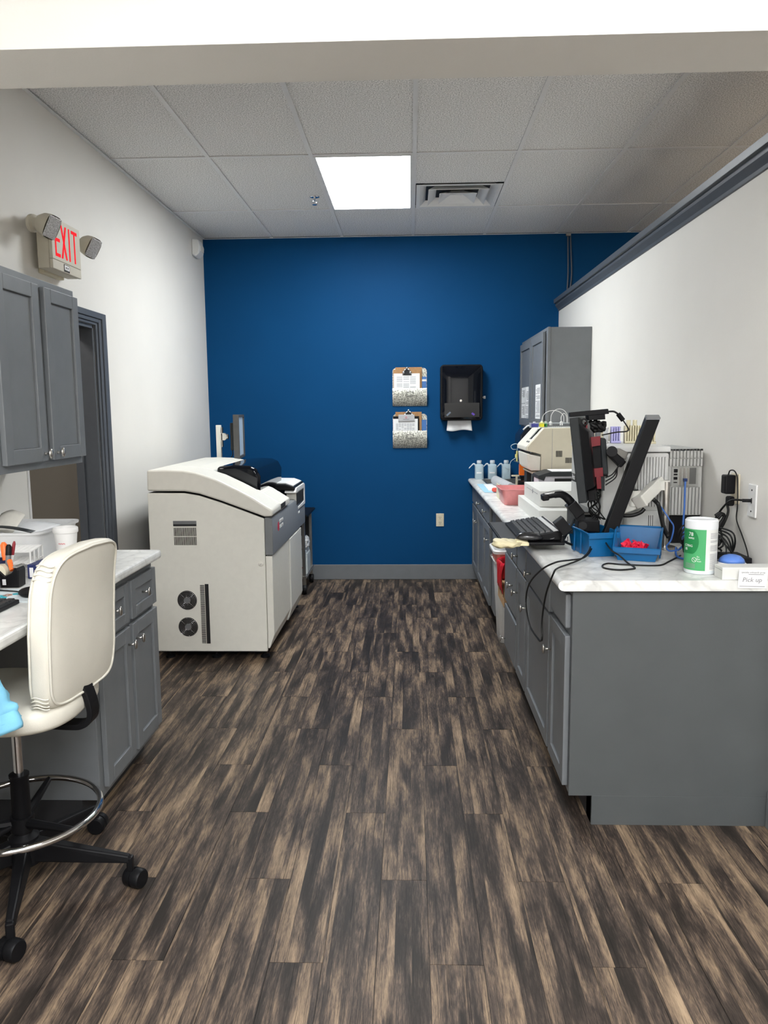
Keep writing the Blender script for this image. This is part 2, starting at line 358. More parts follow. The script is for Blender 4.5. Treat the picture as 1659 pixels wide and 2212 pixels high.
def lamp(i, j, kind):
    x0, x1, y0, y1 = xs[i]+.012, xs[i+1]-.012, ys[j]+.012, ys[j+1]-.012
    lab = {'view': 'bright white rectangular ceiling light panel beside the air vent',
           'back': 'ceiling light panel %s of the room behind the camera' % ['', 'left column', '', 'middle column', '', 'right column', ''][i if i < 7 else 0]+[', rear row', ', middle row', ', front row'][min(j, 2)], 'side': 'warm ceiling light panel beyond the half wall'}[kind]
    t = thing('ceiling_light', lab, 'light', ((x0+x1)/2, (y0+y1)/2, CEIL))
    fr = MB().box(x0, x1, y0, y0+.014, CEIL-.008, CEIL+.03).box(x0, x1, y1-.014, y1, CEIL-.008, CEIL+.03).box(x0, x0+.014, y0+.014, y1-.014, CEIL-.008, CEIL+.03).box(x1-.014, x1, y0+.014, y1-.014, CEIL-.008, CEIL+.03)
    obj('frame', fr, GRID, t)
    obj('diffuser', MB().box(x0+.014, x1-.014, y0+.014, y1-.014, CEIL-.004, CEIL+.004), {'view': LENS, 'back': LENSB, 'side': LENSC}[kind], t)
for (i, j), k in LIGHTS.items(): lamp(i, j, k)
# walls -----------------------------------------------------------
DY0, DY1, DZ = 3.53, 4.40, 2.005
struct('wall_back', MB().box(XL-.1, XE, YW, YW+.1, 0, CEIL+.05), BLUE)
wl = MB().box(XL-.12, XL, YN, DY0, 0, CEIL+.03).box(XL-.12, XL, DY1, YW, 0, CEIL+.03).box(XL-.12, XL, DY0, DY1, DZ, CEIL+.03)
struct('wall_left', wl, WHITE)
struct('wall_right', MB().box(XR, XR+.13, 2.234, YW, 0, 2.415), WHITE)
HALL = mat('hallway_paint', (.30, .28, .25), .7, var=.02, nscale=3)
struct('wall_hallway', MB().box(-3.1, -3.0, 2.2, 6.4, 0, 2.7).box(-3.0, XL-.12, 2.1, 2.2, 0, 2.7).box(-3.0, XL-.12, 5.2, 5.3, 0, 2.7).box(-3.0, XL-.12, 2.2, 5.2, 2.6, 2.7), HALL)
struct('wall_front', MB().box(XL, XE, 2.007, 2.233, 2.40, CEIL-.006), WHITE)
struct('wall_entry', MB().box(-1.9, XE, YN-.1, YN, 0, CEIL+.03), WHITE)
struct('wall_side', MB().box(XE, XE+.1, YN, YW, 0, CEIL+.03), WHITE)
struct('baseboard_back', MB().box(XL, .654, YW-.013, YW, 0, .137), GREY, bevel=.004)
struct('baseboard_right', MB().box(XR-.012, XR, 2.236, 2.668, 0, .137), GREY, bevel=.004)
struct('baseboard_left', MB().box(XL, XL+.013, 4.53, YW-.013, 0, .137), GREY_SHADE, bevel=.004)
# crown along the half wall
prof = [(XR, 2.355), (1.283, 2.358), (1.280, 2.372), (1.268, 2.388), (1.259, 2.398), (1.257, 2.408), (1.262, 2.411), (1.262, 2.418), (1.245, 2.42), (1.243, 2.452), (1.46, 2.452), (1.46, 2.416), (XR, 2.416)]
struct('trim_1', MB().prism(prof, 2.236, YW-.001, 'y'), CASING, bevel=.0015)
# door lining + casing (opening in the left wall)
cas = MB()
def casing_prof(mb, horizontal):
    steps = [(0, .03, .018), (.03, .062, .024), (.062, .085, .014)]
    for a, b, t in steps:
        if horizontal: mb.box(XL, XL+t, DY0-.085, DY1+b, DZ+a, DZ+b)
        else: mb.box(XL, XL+t, DY1+a, DY1+b, 0, DZ+a)
        if not horizontal: pass
for a, b, t in [(0, .025, .014), (.025, .06, .022), (.06, .115, .03)]:
    cas.box(XL, XL+t, DY1+a, DY1+b, 0, DZ+b*.62)
    cas.box(XL, XL+t, DY0, DY1+a, DZ+a*.62, DZ+b*.62)
door = struct('door_1', cas, CASING, bevel=.003)
obj('jamb', MB().box(XL-.13, XL, DY1-.02, DY1, 0, DZ).box(XL-.13, XL, DY0, DY1, DZ-.02, DZ).box(XL-.13, XL-.085, DY1-.035, DY1-.02, 0, DZ-.02), CASING, door, bevel=.002)
obj('jamb', MB().box(XL-.13, XL+.004, DY0-.001, DY0+.02, 0, DZ-.02), WPL, door, bevel=.003, label='white near side jamb')
# ================================================================= CABINETS
def shaker(mb, xf, d, y0, y1, z0, z1, r=.055, t=.02):
    a, b = xf-d*t, xf
    mb.box(a, b, y0, y0+r, z0, z1).box(a, b, y1-r, y1, z0, z1).box(a, b, y0+r, y1-r, z0, z0+r).box(a, b, y0+r, y1-r, z1-r, z1)
    mb.box(a, b-d*.009, y0+r, y1-r, z0+r, z1-r)
def knob(parent, xf, d, y, z):
    mb = MB().lathe([(.006, 0), (.0045, .004), (.0045, .016), (.009, .019), (.015, .021), (.016, .025), (.012, .029), (.004, .0305)], (xf, y, z), 16, (d, 0, 0))
    mb.v = [Vector((v.x, y+(v.y-y)*(1.0), z+(v.z-z)*1.25)) for v in mb.v]
    obj('knob', mb, METAL, parent, smooth=True)
def pull(parent, xf, d, y, z):       # T pull: post with an oval head
    mb = MB().cyl((xf, y, z), (xf+d*.026, y, z), .0045, n=12)
    mb.sup((xf+d*.030, y, z), .006, .011, .018, .8, .8, nu=16, nv=10)
    obj('knob', mb, METAL, parent, smooth=True)
# left base cabinet
bx = -1.138; d = 1
lc = thing('base_cabinet', 'grey base cabinet with two doors and two drawers behind the white stool', 'cabinet', (-1.46, 2.96, 0))
obj('carcass', MB().box(XL+.004, bx, 2.63, 3.29, .10, .874), GREY, lc, bevel=.002)
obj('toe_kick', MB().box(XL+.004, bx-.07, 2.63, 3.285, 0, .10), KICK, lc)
for (a, b, ks) in ((2.665, 2.955, 1), (2.985, 3.28, -1)):
    mb = MB(); shaker(mb, bx+.021, d, a, b, .135, .665); dr = obj('door', mb, GREY, lc, bevel=.0025)
    pull(dr, bx+.021, d, b-.03 if ks == 1 else a+.03, .60)
    mb = MB(); shaker(mb, bx+.021, d, a, b, .685, .842, r=.045); dr = obj('drawer', mb, GREY, lc, bevel=.0025)
    pull(dr, bx+.012, d, (a+b)/2, .765)
pn = thing('desk_end_panel', 'grey end panel carrying the near end of the left desk', 'cabinet', (-1.46, 1.0, 0))
obj('board', MB().box(XL+.004, bx, .98, 1.0, 0, .874), GREY, pn)
obj('cleat', MB().box(XL+.004, XL+.03, 1.0, 2.625, .80, .874), GREY, pn)
def counter(name, label, x0, x1, y0, y1, edge, loc):
    return
ct = MB().box(XL+.002, -1.093, .97, 3.305, .876, .914)
tag(obj('countertop', ct, MARB, bevel=.012, seg=3), 'white marble look desk worktop along the left wall', 'countertop')
# left wall cabinet
wx = -1.462
wc = thing('wall_cabinet', 'grey two door wall cabinet beneath the EXIT sign', 'cabinet', (-1.62, 3.03, 1.29))
obj('carcass', MB().box(XL+.001, wx, 2.66, 3.40, 1.292, 2.036), GREY, wc, bevel=.002)
for (a, b, ks) in ((2.715, 3.035, 1), (3.085, 3.395, -1)):
    mb = MB(); shaker(mb, wx+.021, d, a, b, 1.322, 2.006); dr = obj('door', mb, GREY, wc, bevel=.0025)
    knob(dr, wx+.021, d, b-.028 if ks == 1 else a+.03, 1.352)
# right run ------------------------------------------------------
rx = .574; fx = rx-.021; d = -1
ra = thing('base_cabinet', 'long grey base cabinet at the near end of the right counter with plain end panel', 'cabinet', (.9, 3.5, 0))
obj('carcass', MB().box(rx, XR-.002, 2.682, 4.48, .112, .874), GREY, ra, bevel=.002)
obj('end_panel', MB().box(rx-.003, XR-.002, 2.672, 2.681, .112, .874).box(.655, XR-.002, 2.672, 2.681, 0, .112), GREY_SHADE, ra, bevel=.001)
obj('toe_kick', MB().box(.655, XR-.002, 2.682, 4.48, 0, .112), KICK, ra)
obj('corner_block', MB().box(.655, .72, 2.681, 2.75, 0, .1), GREY_SHADE, ra)
def slab(y0, y1, z0, z1, par, pulls):
    o = obj('drawer', MB().box(fx, rx, y0, y1, z0, z1), GREY, par, bevel=.006)
    for (yy, zz) in pulls: pull(o, fx, d, yy, zz)
    return o
def rdoor(y0, y1, z0, z1, par, ky, kz):
    mb = MB(); shaker(mb, fx, d, y0, y1, z0, z1); o = obj('door', mb, GREY, par, bevel=.0025)
    pull(o, fx, d, ky, kz)
slab(2.705, 3.005, .728, .853, ra, [])
slab(3.035, 3.635, .70, .845, ra, [(3.50, .76)]); slab(3.665, 3.955, .70, .845, ra, [(4.0-.06, .76)])
rdoor(2.705, 3.005, .135, .70, ra, 2.97, .57); rdoor(3.035, 3.635, .135, .69, ra, 3.605, .57); rdoor(3.665, 3.955, .135, .69, ra, 3.93, .57)
slab(3.985, 4.46, .70, .845, ra, [(4.38, .76)]); slab(3.985, 4.46, .41, .69, ra, [(4.12, .565)]); slab(3.985, 4.46, .135, .385, ra, [(4.40, .185)])
rb = thing('base_cabinet', 'far grey base cabinet under the sink end of the right counter', 'cabinet', (.9, 6.0, 0))
obj('carcass', MB().box(rx, XR-.002, 5.16, YW-.001, .112, .874), GREY, rb, bevel=.002)
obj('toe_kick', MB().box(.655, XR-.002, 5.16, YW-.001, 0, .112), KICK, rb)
ysb = [(5.36, 5.80), (5.82, 6.32), (6.34, 6.84)]
for i, (a, b) in enumerate(ysb):
    slab(a, b, .71, .85, rb, [((a+b)/2, .78)] if i < 2 else [])
    rdoor(a, b, .135, .695, rb, [a+.05, b-.04, a+.04][i], .60)
# right counter with sink opening
SX0, SX1, SY0, SY1 = .635, 1.02, 6.30, 6.72
cr_ = MB().box(.535, SX0, 2.655, YW-.001, .876, .914).box(SX1, XR-.002, 2.655, YW-.001, .876, .914).box(SX0, SX1, 2.655, SY0, .876, .914).box(SX0, SX1, SY1, YW-.001, .876, .914)
cto = tag(obj('countertop', cr_, MARB, weld=True), 'long white marble look worktop along the right wall', 'countertop')
obj('front_edge', MB().tube([(.535, 2.657, .895), (.535, YW-.002, .895)], .0188, 16), MARB, cto, smooth='auto')
sk = thing('sink', 'stainless steel sink set in the far end of the right worktop', 'sink', (.83, 6.5, .914))
g = .012
obj('bowl', MB().box(SX0, SX0+.004, SY0, SY1, .78, .914).box(SX1-.004, SX1, SY0, SY1, .78, .914).box(SX0, SX1, SY0, SY0+.004, .78, .914).box(SX0, SX1, SY1-.004, SY1, .78, .914).box(SX0, SX1, SY0, SY1, .776, .78), STEEL, sk)
obj('rim', MB().box(SX0-g, SX0+.004, SY0-g, SY1+g, .914, .918).box(SX1-.004, SX1+g, SY0-g, SY1+g, .914, .918).box(SX0, SX1, SY0-g, SY0+.004, .914, .918).box(SX0, SX1, SY1-.004, SY1+g, .914, .918), STEEL, sk)
# right wall cabinet
ux = .985
uc = thing('wall_cabinet', 'grey wall cabinet with taped notices in the far right corner', 'cabinet', (1.14, 6.2, 1.35))
obj('carcass', MB().box(ux, XR-.001, 5.605, YW-.001, 1.352, 2.09), GREY, uc, bevel=.002)
obj('face_frame', MB().box(ux-.006, ux+.012, 5.60, 5.66, 1.35, 2.092).box(ux-.006, ux+.012, 5.66, YW-.001, 1.35, 1.39).box(ux-.006, ux+.012, 5.66, YW-.001, 2.07, 2.092), GREY, uc, bevel=.002)
for (a, b) in ((5.69, 6.24), (6.27, 6.84)):
    mb = MB(); shaker(mb, ux-.026, -1, a, b, 1.385, 2.065, r=.06); dr = obj('door', mb, GREY, uc, bevel=.0025)
def notice(label, y0, y1, z0, z1, n, x=None, head=True):
    x = ux-.026+.009-.0015 if x is None else x
    t = thing('notice', label, 'paper', (x, (y0+y1)/2, z0))
    obj('sheet', MB().box(x-.001, x, y0, y1, z0, z1), WPAP, t)
    mb = MB(); random.seed(int(y0*100))
    for i in range(n):
        z = z1-.03-(z1-z0-.05)*i/n
        if random.random() < .22: continue
        mb.box(x-.0018, x-.001, y0+.02, y0+.02+(y1-y0-.04)*random.uniform(.6, 1), z, z+(z1-z0)/n*.35)
    obj('print', mb, INK, t)
notice('white printed notice taped on the near door of the far right wall cabinet', 5.80, 6.02, 1.42, 1.70, 24)
notice('upper of two printed notices at the far edge of the far right wall cabinet', 6.56, 6.76, 1.57, 1.70, 8)
notice('lower printed notice with black bars on the far door of the wall cabinet', 6.56, 6.76, 1.405, 1.565, 9)
notice('narrow printed notice beside the door stile of the far wall cabinet door', 6.36, 6.54, 1.405, 1.70, 20)
# ================================================================= CEILING FITTINGS
vt = thing('air_vent', 'square white ceiling air diffuser beside the light panel', 'vent', (.34, 5.67, CEIL))
VX0, VX1, VY0, VY1 = .047, .633, 5.38, 5.954
def ring(mb, x0, x1, y0, y1, z, w, x0b=None):
    pass
def pyr_ring(mb, cx, cyy, a0, z0, a1, z1):     # sloping square collar
    vs = [(cx+sx*a0, cyy+s_*a0, z0) for sx, s_ in ((-1, -1), (1, -1), (1, 1), (-1, 1))]+[(cx+sx*a1, cyy+s_*a1, z1) for sx, s_ in ((-1, -1), (1, -1), (1, 1), (-1, 1))]
    mb.add(vs, [(i, (i+1) % 4, 4+(i+1) % 4, 4+i) for i in range(4)])
cx, cyy = .34, 5.667
mb = MB(); pyr_ring(mb, cx, cyy, .288, CEIL-.003, .262, CEIL-.003); pyr_ring(mb, cx, cyy, .262, CEIL-.003, .19, CEIL+.055)
obj('frame', mb, GRID, vt, solid=.002)
mb = MB(); pyr_ring(mb, cx, cyy, .205, CEIL-.012, .13, CEIL+.045); obj('cone', mb, GRID, vt, solid=.003)
mb = MB(); pyr_ring(mb, cx, cyy, .128, CEIL-.018, .045, CEIL+.02); mb.box(cx-.045, cx+.045, cyy-.045, cyy+.045, CEIL+.019, CEIL+.022); obj('cone', mb, GRID, vt, solid=.003)
obj('throat', MB().box(cx-.25, cx+.25, cyy-.25, cyy+.25, CEIL+.056, CEIL+.06), KICK, vt)
sp_ = thing('sprinkler_head', 'small chrome fire sprinkler head on a ceiling tile', 'sprinkler', (-.661, 5.63, CEIL))
obj('escutcheon', MB().lathe([(.036, 0), (.034, -.006), (.014, -.010)], (-.661, 5.63, CEIL+.003), 24), CHROME, sp_, smooth=True)
mb = MB().cyl((-.661, 5.63, CEIL-.006), (-.661, 5.63, CEIL-.022), .008, n=12)
for s_ in (-1, 1): mb.tube([(-.661+s_*.007, 5.63, CEIL-.02), (-.661+s_*.013, 5.63, CEIL-.034), (-.661+s_*.004, 5.63, CEIL-.05)], .0022, 6)
mb.lathe([(.004, 0), (.017, -.002), (.018, -.004)], (-.661, 5.63, CEIL-.049), 16)
obj('body', mb, CHROME, sp_, smooth='auto')
# small sensor in the corner
se = thing('motion_sensor', 'small white sensor box high in the left corner of the blue wall', 'sensor', (XL, 6.60, 2.82))
obj('housing', MB().prism([(XL, 2.80), (XL+.03, 2.79), (XL+.062, 2.82), (XL+.07, 2.87), (XL+.055, 2.925), (XL, 2.935)], 6.50, 6.64, 'y'), WPL, se, bevel=.01, smooth='auto')
obj('lens', MB().box(XL+.055, XL+.072, 6.52, 6.62, 2.835, 2.885), ANAL, se, bevel=.006)
# cables on the blue wall
for k, (dx, w) in enumerate(((0, .0), (.018, .012))):
    p = [(1.352+dx*1.2, YW-.008, CEIL-.008), (1.356+dx+w*.6, YW-.008, 2.85), (1.36+dx+w, YW-.008, 2.65), (1.352+dx, YW-.008, 2.453)]
    tag(obj('wall_cable', MB().tube(spline(p), .0055, 8), mat('grey_cable', (.12, .13, .15), .6), smooth=True), ['left grey cable', 'right grey cable'][k]+' of the pair running down the blue wall behind the half wall', 'cable')
obj_c = MB().box(1.335, 1.375, YW-.03, YW-.004, CEIL-.03, CEIL-.006)
tag(obj('cable_clamp', obj_c, METAL, bevel=.004), 'small metal clamp holding the cables at the ceiling', 'clamp')
# ================================================================= EXIT SIGN
ex = thing('exit_sign', 'beige EXIT sign with red letters and two emergency lamp heads', 'sign', (XL, 3.87, 2.19))
EY0, EY1, EZ0, EZ1, EX = 3.715, 4.03, 2.195, 2.435, -1.682
obj('back_plate', MB().box(XL, XL+.03, EY0+.06, EY1-.04, EZ0-.012, EZ1-.02), CREAM, ex, bevel=.003)
BEI = mat('sign_beige', (.60, .56, .46), .5, var=.02)
obj('housing', MB().box(XL+.028, EX-.018, EY0, EY1, EZ0, EZ1), BEI, ex, bevel=.004)
obj('face', MB().box(EX-.0165, EX, EY0-.001, EY1+.001, EZ0+.045, EZ1).box(EX-.0165, EX-.001, EY0-.001, EY1+.001, EZ0, EZ0+.044), BEI, ex, bevel=.002)
EXR = mat('exit_red', (.75, .006, .012), .6, emit=(1, .012, .025), estr=.5, spec=.05)
zt0, zt1 = EZ0+.062, EZ1-.022
lt = []
yb = EY0+.03; lw = (EY1-EY0-.055)/4
def L_(mb, pts): mb.prism(pts, EX, EX+.0012, 'x')
w = .013
y = yb; mb = MB(); a, b = y, y+lw*.82
L_(mb, [(a, zt0), (a+w, zt0), (a+w, zt1), (a, zt1)]); zm = (zt0+zt1)/2
for z in (zt0, zm-w*.6, zt1-w*1.2): L_(mb, [(a+w, z), (b, z), (b, z+w*1.2), (a+w, z+w*1.2)])
obj('letter', mb, EXR, ex)
a, b = yb+lw*1.0, yb+lw*2.0; mb = MB()
L_(mb, [(a, zt1), (a+w*1.2, zt1), (b, zt0), (b-w*1.2, zt0)]); L_(mb, [(a, zt0), (a+w*1.2, zt0), ((a+b)/2+w*.6, zm), ((a+b)/2-w*.6, zm)]); L_(mb, [(b-w*1.2, zt1), (b, zt1), ((a+b)/2+w*.6, zm), ((a+b)/2-w*.6, zm)])
obj('letter', mb, EXR, ex)
a = yb+lw*2.33; obj('letter', MB().prism([(a, zt0), (a+w, zt0), (a+w, zt1), (a, zt1)], EX, EX+.0012, 'x'), EXR, ex)
a, b = yb+lw*2.85, yb+lw*3.85; mb = MB(); c_ = (a+b)/2
L_(mb, [(a, zt1-w*1.2), (b, zt1-w*1.2), (b, zt1), (a, zt1)]); L_(mb, [(c_-w/2, zt0), (c_+w/2, zt0), (c_+w/2, zt1-w*1.2), (c_-w/2, zt1-w*1.2)])
obj('letter', mb, EXR, ex)
obj('test_label', MB().box(EX-.001, EX+.001, EY0+.115, EY0+.175, EZ0+.004, EZ0+.038), INKB, ex)
obj('test_label', MB().box(EX+.001, EX+.0015, EY0+.119, EY0+.171, EZ0+.012, EZ0+.035), INKW, ex, label='white test button label')
text('print', '▼ ▼', .014, (EX+.0016, EY0+.145, EZ0+.016), (0, 1, 0), (0, 0, 1), INKB, ex)
LAMP = mat('lamp_reflector', (.55, .55, .56), .3, .25, bump=.8, bscale=90, var=.4, nscale=160)
for (p, aim) in ((tuple(atx(100, 486, -1.665)), (.86, -.30, -.40)), (tuple(atx(191, 531, -1.68)), (.84, -.32, -.46))):
    c = Vector(p); A = Vector(aim).normalized()
    U = Vector((0, 1, 0)); U = (U-A*U.dot(A)).normalized(); V = A.cross(U)
    mb = MB(); R = .052; n = 28; rings = []
    for k, (rr, hh, sq) in enumerate([(.018, -.055, 1), (.036, -.042, 1), (.050, -.018, 1), (.054, .006, .9), (.055, .028, .6), (.054, .036, .55)]):
        for i in range(n):
            th = 2*math.pi*i/n; cu, su = math.cos(th), math.sin(th)
            e = sq; px = math.copysign(abs(cu)**e, cu)*rr; py = math.copysign(abs(su)**e, su)*rr*.82
            rings.append(c+A*hh+V*px+U*py)
    fs = [(j*n+i, j*n+(i+1) % n, (j+1)*n+(i+1) % n, (j+1)*n+i) for j in range(5) for i in range(n)]+[tuple(range(n))[::-1]]
    mb.add(rings, fs)
    # neck back to the sign housing
    side = 1 if p[1] < 3.8 else -1
    mb.lathe([(.040, 0), (.040, .016), (.026, .022), (.026, .05)], (p[0]-.075, p[1]+.012, p[2]+.012), 20, (.95, -.2, -.1))
    hd = obj('lamp_head', mb, BEI, ex, smooth='auto')
    obj('lens', MB().prism([(0, 0)]*0 or [(-1, -1), (1, -1), (1, 1), (-1, 1)], 0, 1, 'z') if False else MB().obox(c+A*.037, A, V, U, .002, .049, .038), LAMP, hd, bevel=.006)
    # embossed prism lines of the lens
    lm = MB()
    for k in range(-7, 8): lm.obox(c+A*.040+V*k*.0060, A, V, U, .0012, .0013, .034)
    obj('lens_ribs', lm, LAMP, hd)
# ================================================================= WALL FILE HOLDERS, DISPENSER, OUTLET
def holder(z0, label, second):
    t = thing('file_holder', label, 'file holder', (0, YW, z0)); x0, x1 = -.150, .151
    bp = MB(); r = .03; zt = z0+.33 if not second else z0+.30; poly = [(x0, z0), (x1, z0)]
    for k in range(7): a = math.pi/2*k/6; poly.append((x1-r+r*math.cos(a), zt-r+r*math.sin(a)))
    for k in range(7): a = math.pi/2+math.pi/2*k/6; poly.append((x0+r+r*math.cos(a), zt-r+r*math.sin(a)))
    bp.prism(poly, YW-.004, YW-.001, 'y'); obj('back_plate', bp, GALV, t)
    ph = .155; pts = []
    for k in range(13):
        a = k/12; pts.append((YW-.004-.062*math.sin(math.pi*(.04+.62*a) if a < 1 else math.pi*.66)*(1.0), z0+ph*(1-a)))
    outer = [(YW-.005-.055*(math.sin(math.pi*min(1, .30+.70*(k/12)))**.75), z0+ph*(1-k/12)) for k in range(13)]
    outer[-1] = (YW-.005, z0)
    poly = outer+[(YW-.008, z0+.004)]+[(a+.003, b+.0) for a, b in outer[::-1][1:]]
    obj('pocket', MB().prism(poly, x0, x1, 'x'), GALV, t, smooth='auto')
    yf = min(o[0] for o in outer)
    zc = z0+.085; yl = YW-.062
    mb = MB().box(-.03, .033, yl-.002, yl, zc+.035, zc+.038).box(-.03, .033, yl-.002, yl, zc, zc+.003).box(-.03, -.027, yl-.002, yl, zc, zc+.038).box(.03, .033, yl-.002, yl, zc, zc+.038)
    obj('label_frame', mb, DGREY, t); return t
holder(1.556, 'upper hammered galvanised wall file holder on the blue wall', False)
holder(1.187, 'lower hammered galvanised wall file holder on the blue wall', True)
BRN = mat('clipboard_hardboard', (.36, .19, .075), .6, var=.12, nscale=60)
def clipboard(name, label, x0, x1, z0, z1, y, m_, clip=True, paper=None, tilt=0.0, plastic=False):
    t = thing(name, label, 'clipboard', ((x0+x1)/2, y, z0))
    obj('board', MB().box(x0, x1, y, y+.003, z0, z1), m_, t, bevel=.006)
    if paper:
        a, b, c, e = paper
        obj('paper', MB().box(a, b, y-.002, y-.0005, c, e), WPAP, t)
        mb = MB(); ncol = 3 if not plastic else 7; wc_ = (b-a-.05)/ncol; random.seed(int(z1*1000))
        for i in range(ncol):
            for j in range(14):
                z = e-.045-.009*j if plastic else e-.03-.0085*j
                if z < c+.005 or random.random() < .15: continue
                mb.box(a+.025+wc_*i, a+.025+wc_*(i+.85), y-.0026, y-.002, z, z+(.0028 if not plastic else .0035))
        if mb.v: obj('print', mb, INK, t)
    if clip:
        c = (x0+x1)/2+(-.0)
        mb = MB().box(c-.04, c+.04, y-.008, y-.002, z1-.048, z1-.042).prism([(c-.034, z1-.045), (c+.034, z1-.045), (c+.018, z1-.016), (c+.010, z1+.006), (c-.010, z1+.006), (c-.018, z1-.016)], y-.010, y-.003, 'y')
        obj('clip_plate', mb, DGREY, t, bevel=.001)
        mb = MB()
        for s_ in (-1, 1):
            mb.lathe([(.003, -.012), (.0105, -.008), (.0105, .008), (.003, .012)], (c+s_*.03, y-.012, z1-.026), 12, (s_*.3, 0, 1))
            mb.tube([(c+s_*.03, y-.012, z1-.02), (c+s_*.02, y-.014, z1-.004), (c, y-.012, z1+.008)], .006, 8)
        mb.lathe([(.004, -.008), (.010, -.004), (.010, .006), (.004, .011)], (c, y-.012, z1+.012), 12)
        obj('clip_spring', mb, CHROME, t, smooth=True)
    return t
clipboard('clipboard', 'brown clipboard at the back of the upper wall holder', -.125, .108, 1.60, 1.892, 6.845, BRN, clip=False)
clipboard('clipboard', 'brown clipboard holding a printed form in the upper wall holder', -.143, .098, 1.60, 1.872, 6.832, BRN, paper=(-.138, .088, 1.61, 1.838))
clipboard('clipboard', 'brown clipboard with chrome clip in the lower wall holder', -.126, .105, 1.23, 1.505, 6.845, BRN)
t = clipboard('clipboard', 'black clipboard with white plastic clip in the lower wall holder', -.147, .082, 1.23, 1.468, 6.826, BLK, clip=False, paper=(-.146, .07, 1.24, 1.445), plastic=True)
obj('clip', MB().box(-.10, .042, 6.812, 6.822, 1.425, 1.482), mat('pale_grey_clip', (.42, .42, .43), .4), t, bevel=.003)
obj('clip_emblem', MB().lathe([(.006, 0), (.006, .0008), (.0085, .0008), (.0085, 0)], (-.032, 6.811, 1.457), 16, (0, -1, 0), close=False), REDI, t)
obj('clip_print', MB().box(-.058, -.004, 6.8112, 6.812, 1.437, 1.444), INK, t)
for z0, lab in ((1.60, 'upper'), (1.23, 'lower')):
    t = thing('folder', 'blue and white folder edge standing at the right of the %s wall holder' % lab, 'folder', (.125, 6.855, z0))
    obj('cover', MB().box(.10, .147, 6.853, 6.859, z0, z0+.21 if lab == 'upper' else z0+.205), mat('folder_blue', (.05, .16, .42), .5), t)
    if lab == 'upper': obj('band', MB().box(.10, .147, 6.851, 6.853, z0+.17, z0+.187), WPL, t)
    t2 = thing('paper_stack', 'off white sheets beside the clipboards in the %s wall holder' % lab, 'paper', (.095, 6.85, z0))
    obj('sheets', MB().box(.06, .104, 6.849, 6.8525, z0, z0+.245 if lab == 'upper' else z0+.20), mat('cream_paper', (.75, .70, .6), .8), t2)
# towel dispenser
td = thing('towel_dispenser', 'black paper towel dispenser on the blue wall', 'dispenser', (.447, YW, 1.43))
def rr(x0, x1, z0, z1, r, n=6):
    out = []
    for cx_, cz_, a0 in ((x1-r, z0+r, -90), (x1-r, z1-r, 0), (x0+r, z1-r, 90), (x0+r, z0+r, 180)):
        for k in range(n+1): a = math.radians(a0+90*k/n); out.append((cx_+r*math.cos(a), cz_+r*math.sin(a)))
    return out
obj('housing', MB().prism(rr(.266, .630, 1.427, 1.905, .03), YW-.12, YW-.001, 'y'), BLK, td, bevel=.008, smooth='auto')
def fcov(i, j):
    x = .282+(.612-.282)*i; z = 1.440+(1.892-1.440)*j
    bul = .022*(1-abs(2*i-1)**3)*(1-abs(2*j-1)**6)
    return (x, YW-.121-bul, z)
obj('cover', MB().grid(fcov, 16, 20), GLASSB, td, smooth=True)
obj('window', MB().box(.30, .60, YW-.1462, YW-.1455, 1.455, 1.578), mat('smoke_window', (.012, .012, .013), .15, spec=.3), td)
obj('lock', MB().cyl((.44, YW-.142, 1.597), (.44, YW-.150, 1.597), .010, n=16), METAL, td, smooth='auto')
obj('feed_knob', MB().cyl((.630, YW-.055, 1.625), (.643, YW-.055, 1.625), .006).cyl((.643, YW-.055, 1.625), (.659, YW-.055, 1.625), .013), WPL, td, smooth='auto')
obj('latch', MB().obox((.335, YW-.147, 1.485), (1, 0, .9), (0, 1, 0), (-.9, 0, 1), .022, .002, .007), mat('latch_grey', (.12, .15, .2), .3), td)
obj('latch', MB().obox((.546, YW-.147, 1.482), (1, 0, -.7), (0, 1, 0), (.7, 0, 1), .014, .002, .008), mat('latch_purple', (.08, .03, .35), .3), td, label='purple indicator latch')
def tw(i, j):
    x = .333+.20*i+(.012*(j)*(2*i-1)); return (x, YW-.055-.012*math.sin(i*9)*j-.02*j, 1.445-.105*j-.006*math.sin(i*7)*j)
tag(obj('paper_towel', MB().grid(tw, 24, 6), WPAP, smooth=True, solid=.001), 'white paper towel hanging out of the black dispenser', 'paper towel')
def duplex(t, X, Y, Z, n, m_, slots=True):      # outlet face on the blue wall
    pass
ot = thing('wall_outlet', 'ivory electrical outlet low on the blue wall', 'outlet', (.267, YW, .48))
obj('plate', MB().box(.232, .302, YW-.006, YW-.0005, .483, .600), CREAM, ot, bevel=.003)
for zc in (.564, .517):
    r_ = obj('receptacle', MB().prism(rr(.252, .283, zc-.016, zc+.016, .008), YW-.009, YW-.005, 'y'), CREAM, ot)
    obj('slots', MB().box(.259, .2615, YW-.0096, YW-.0088, zc-.004, zc+.009).box(.272, .2745, YW-.0096, YW-.0088, zc-.004, zc+.009).cyl((.267, YW-.0096, zc-.010), (.267, YW-.0088, zc-.010), .003, n=10), INKB, r_)
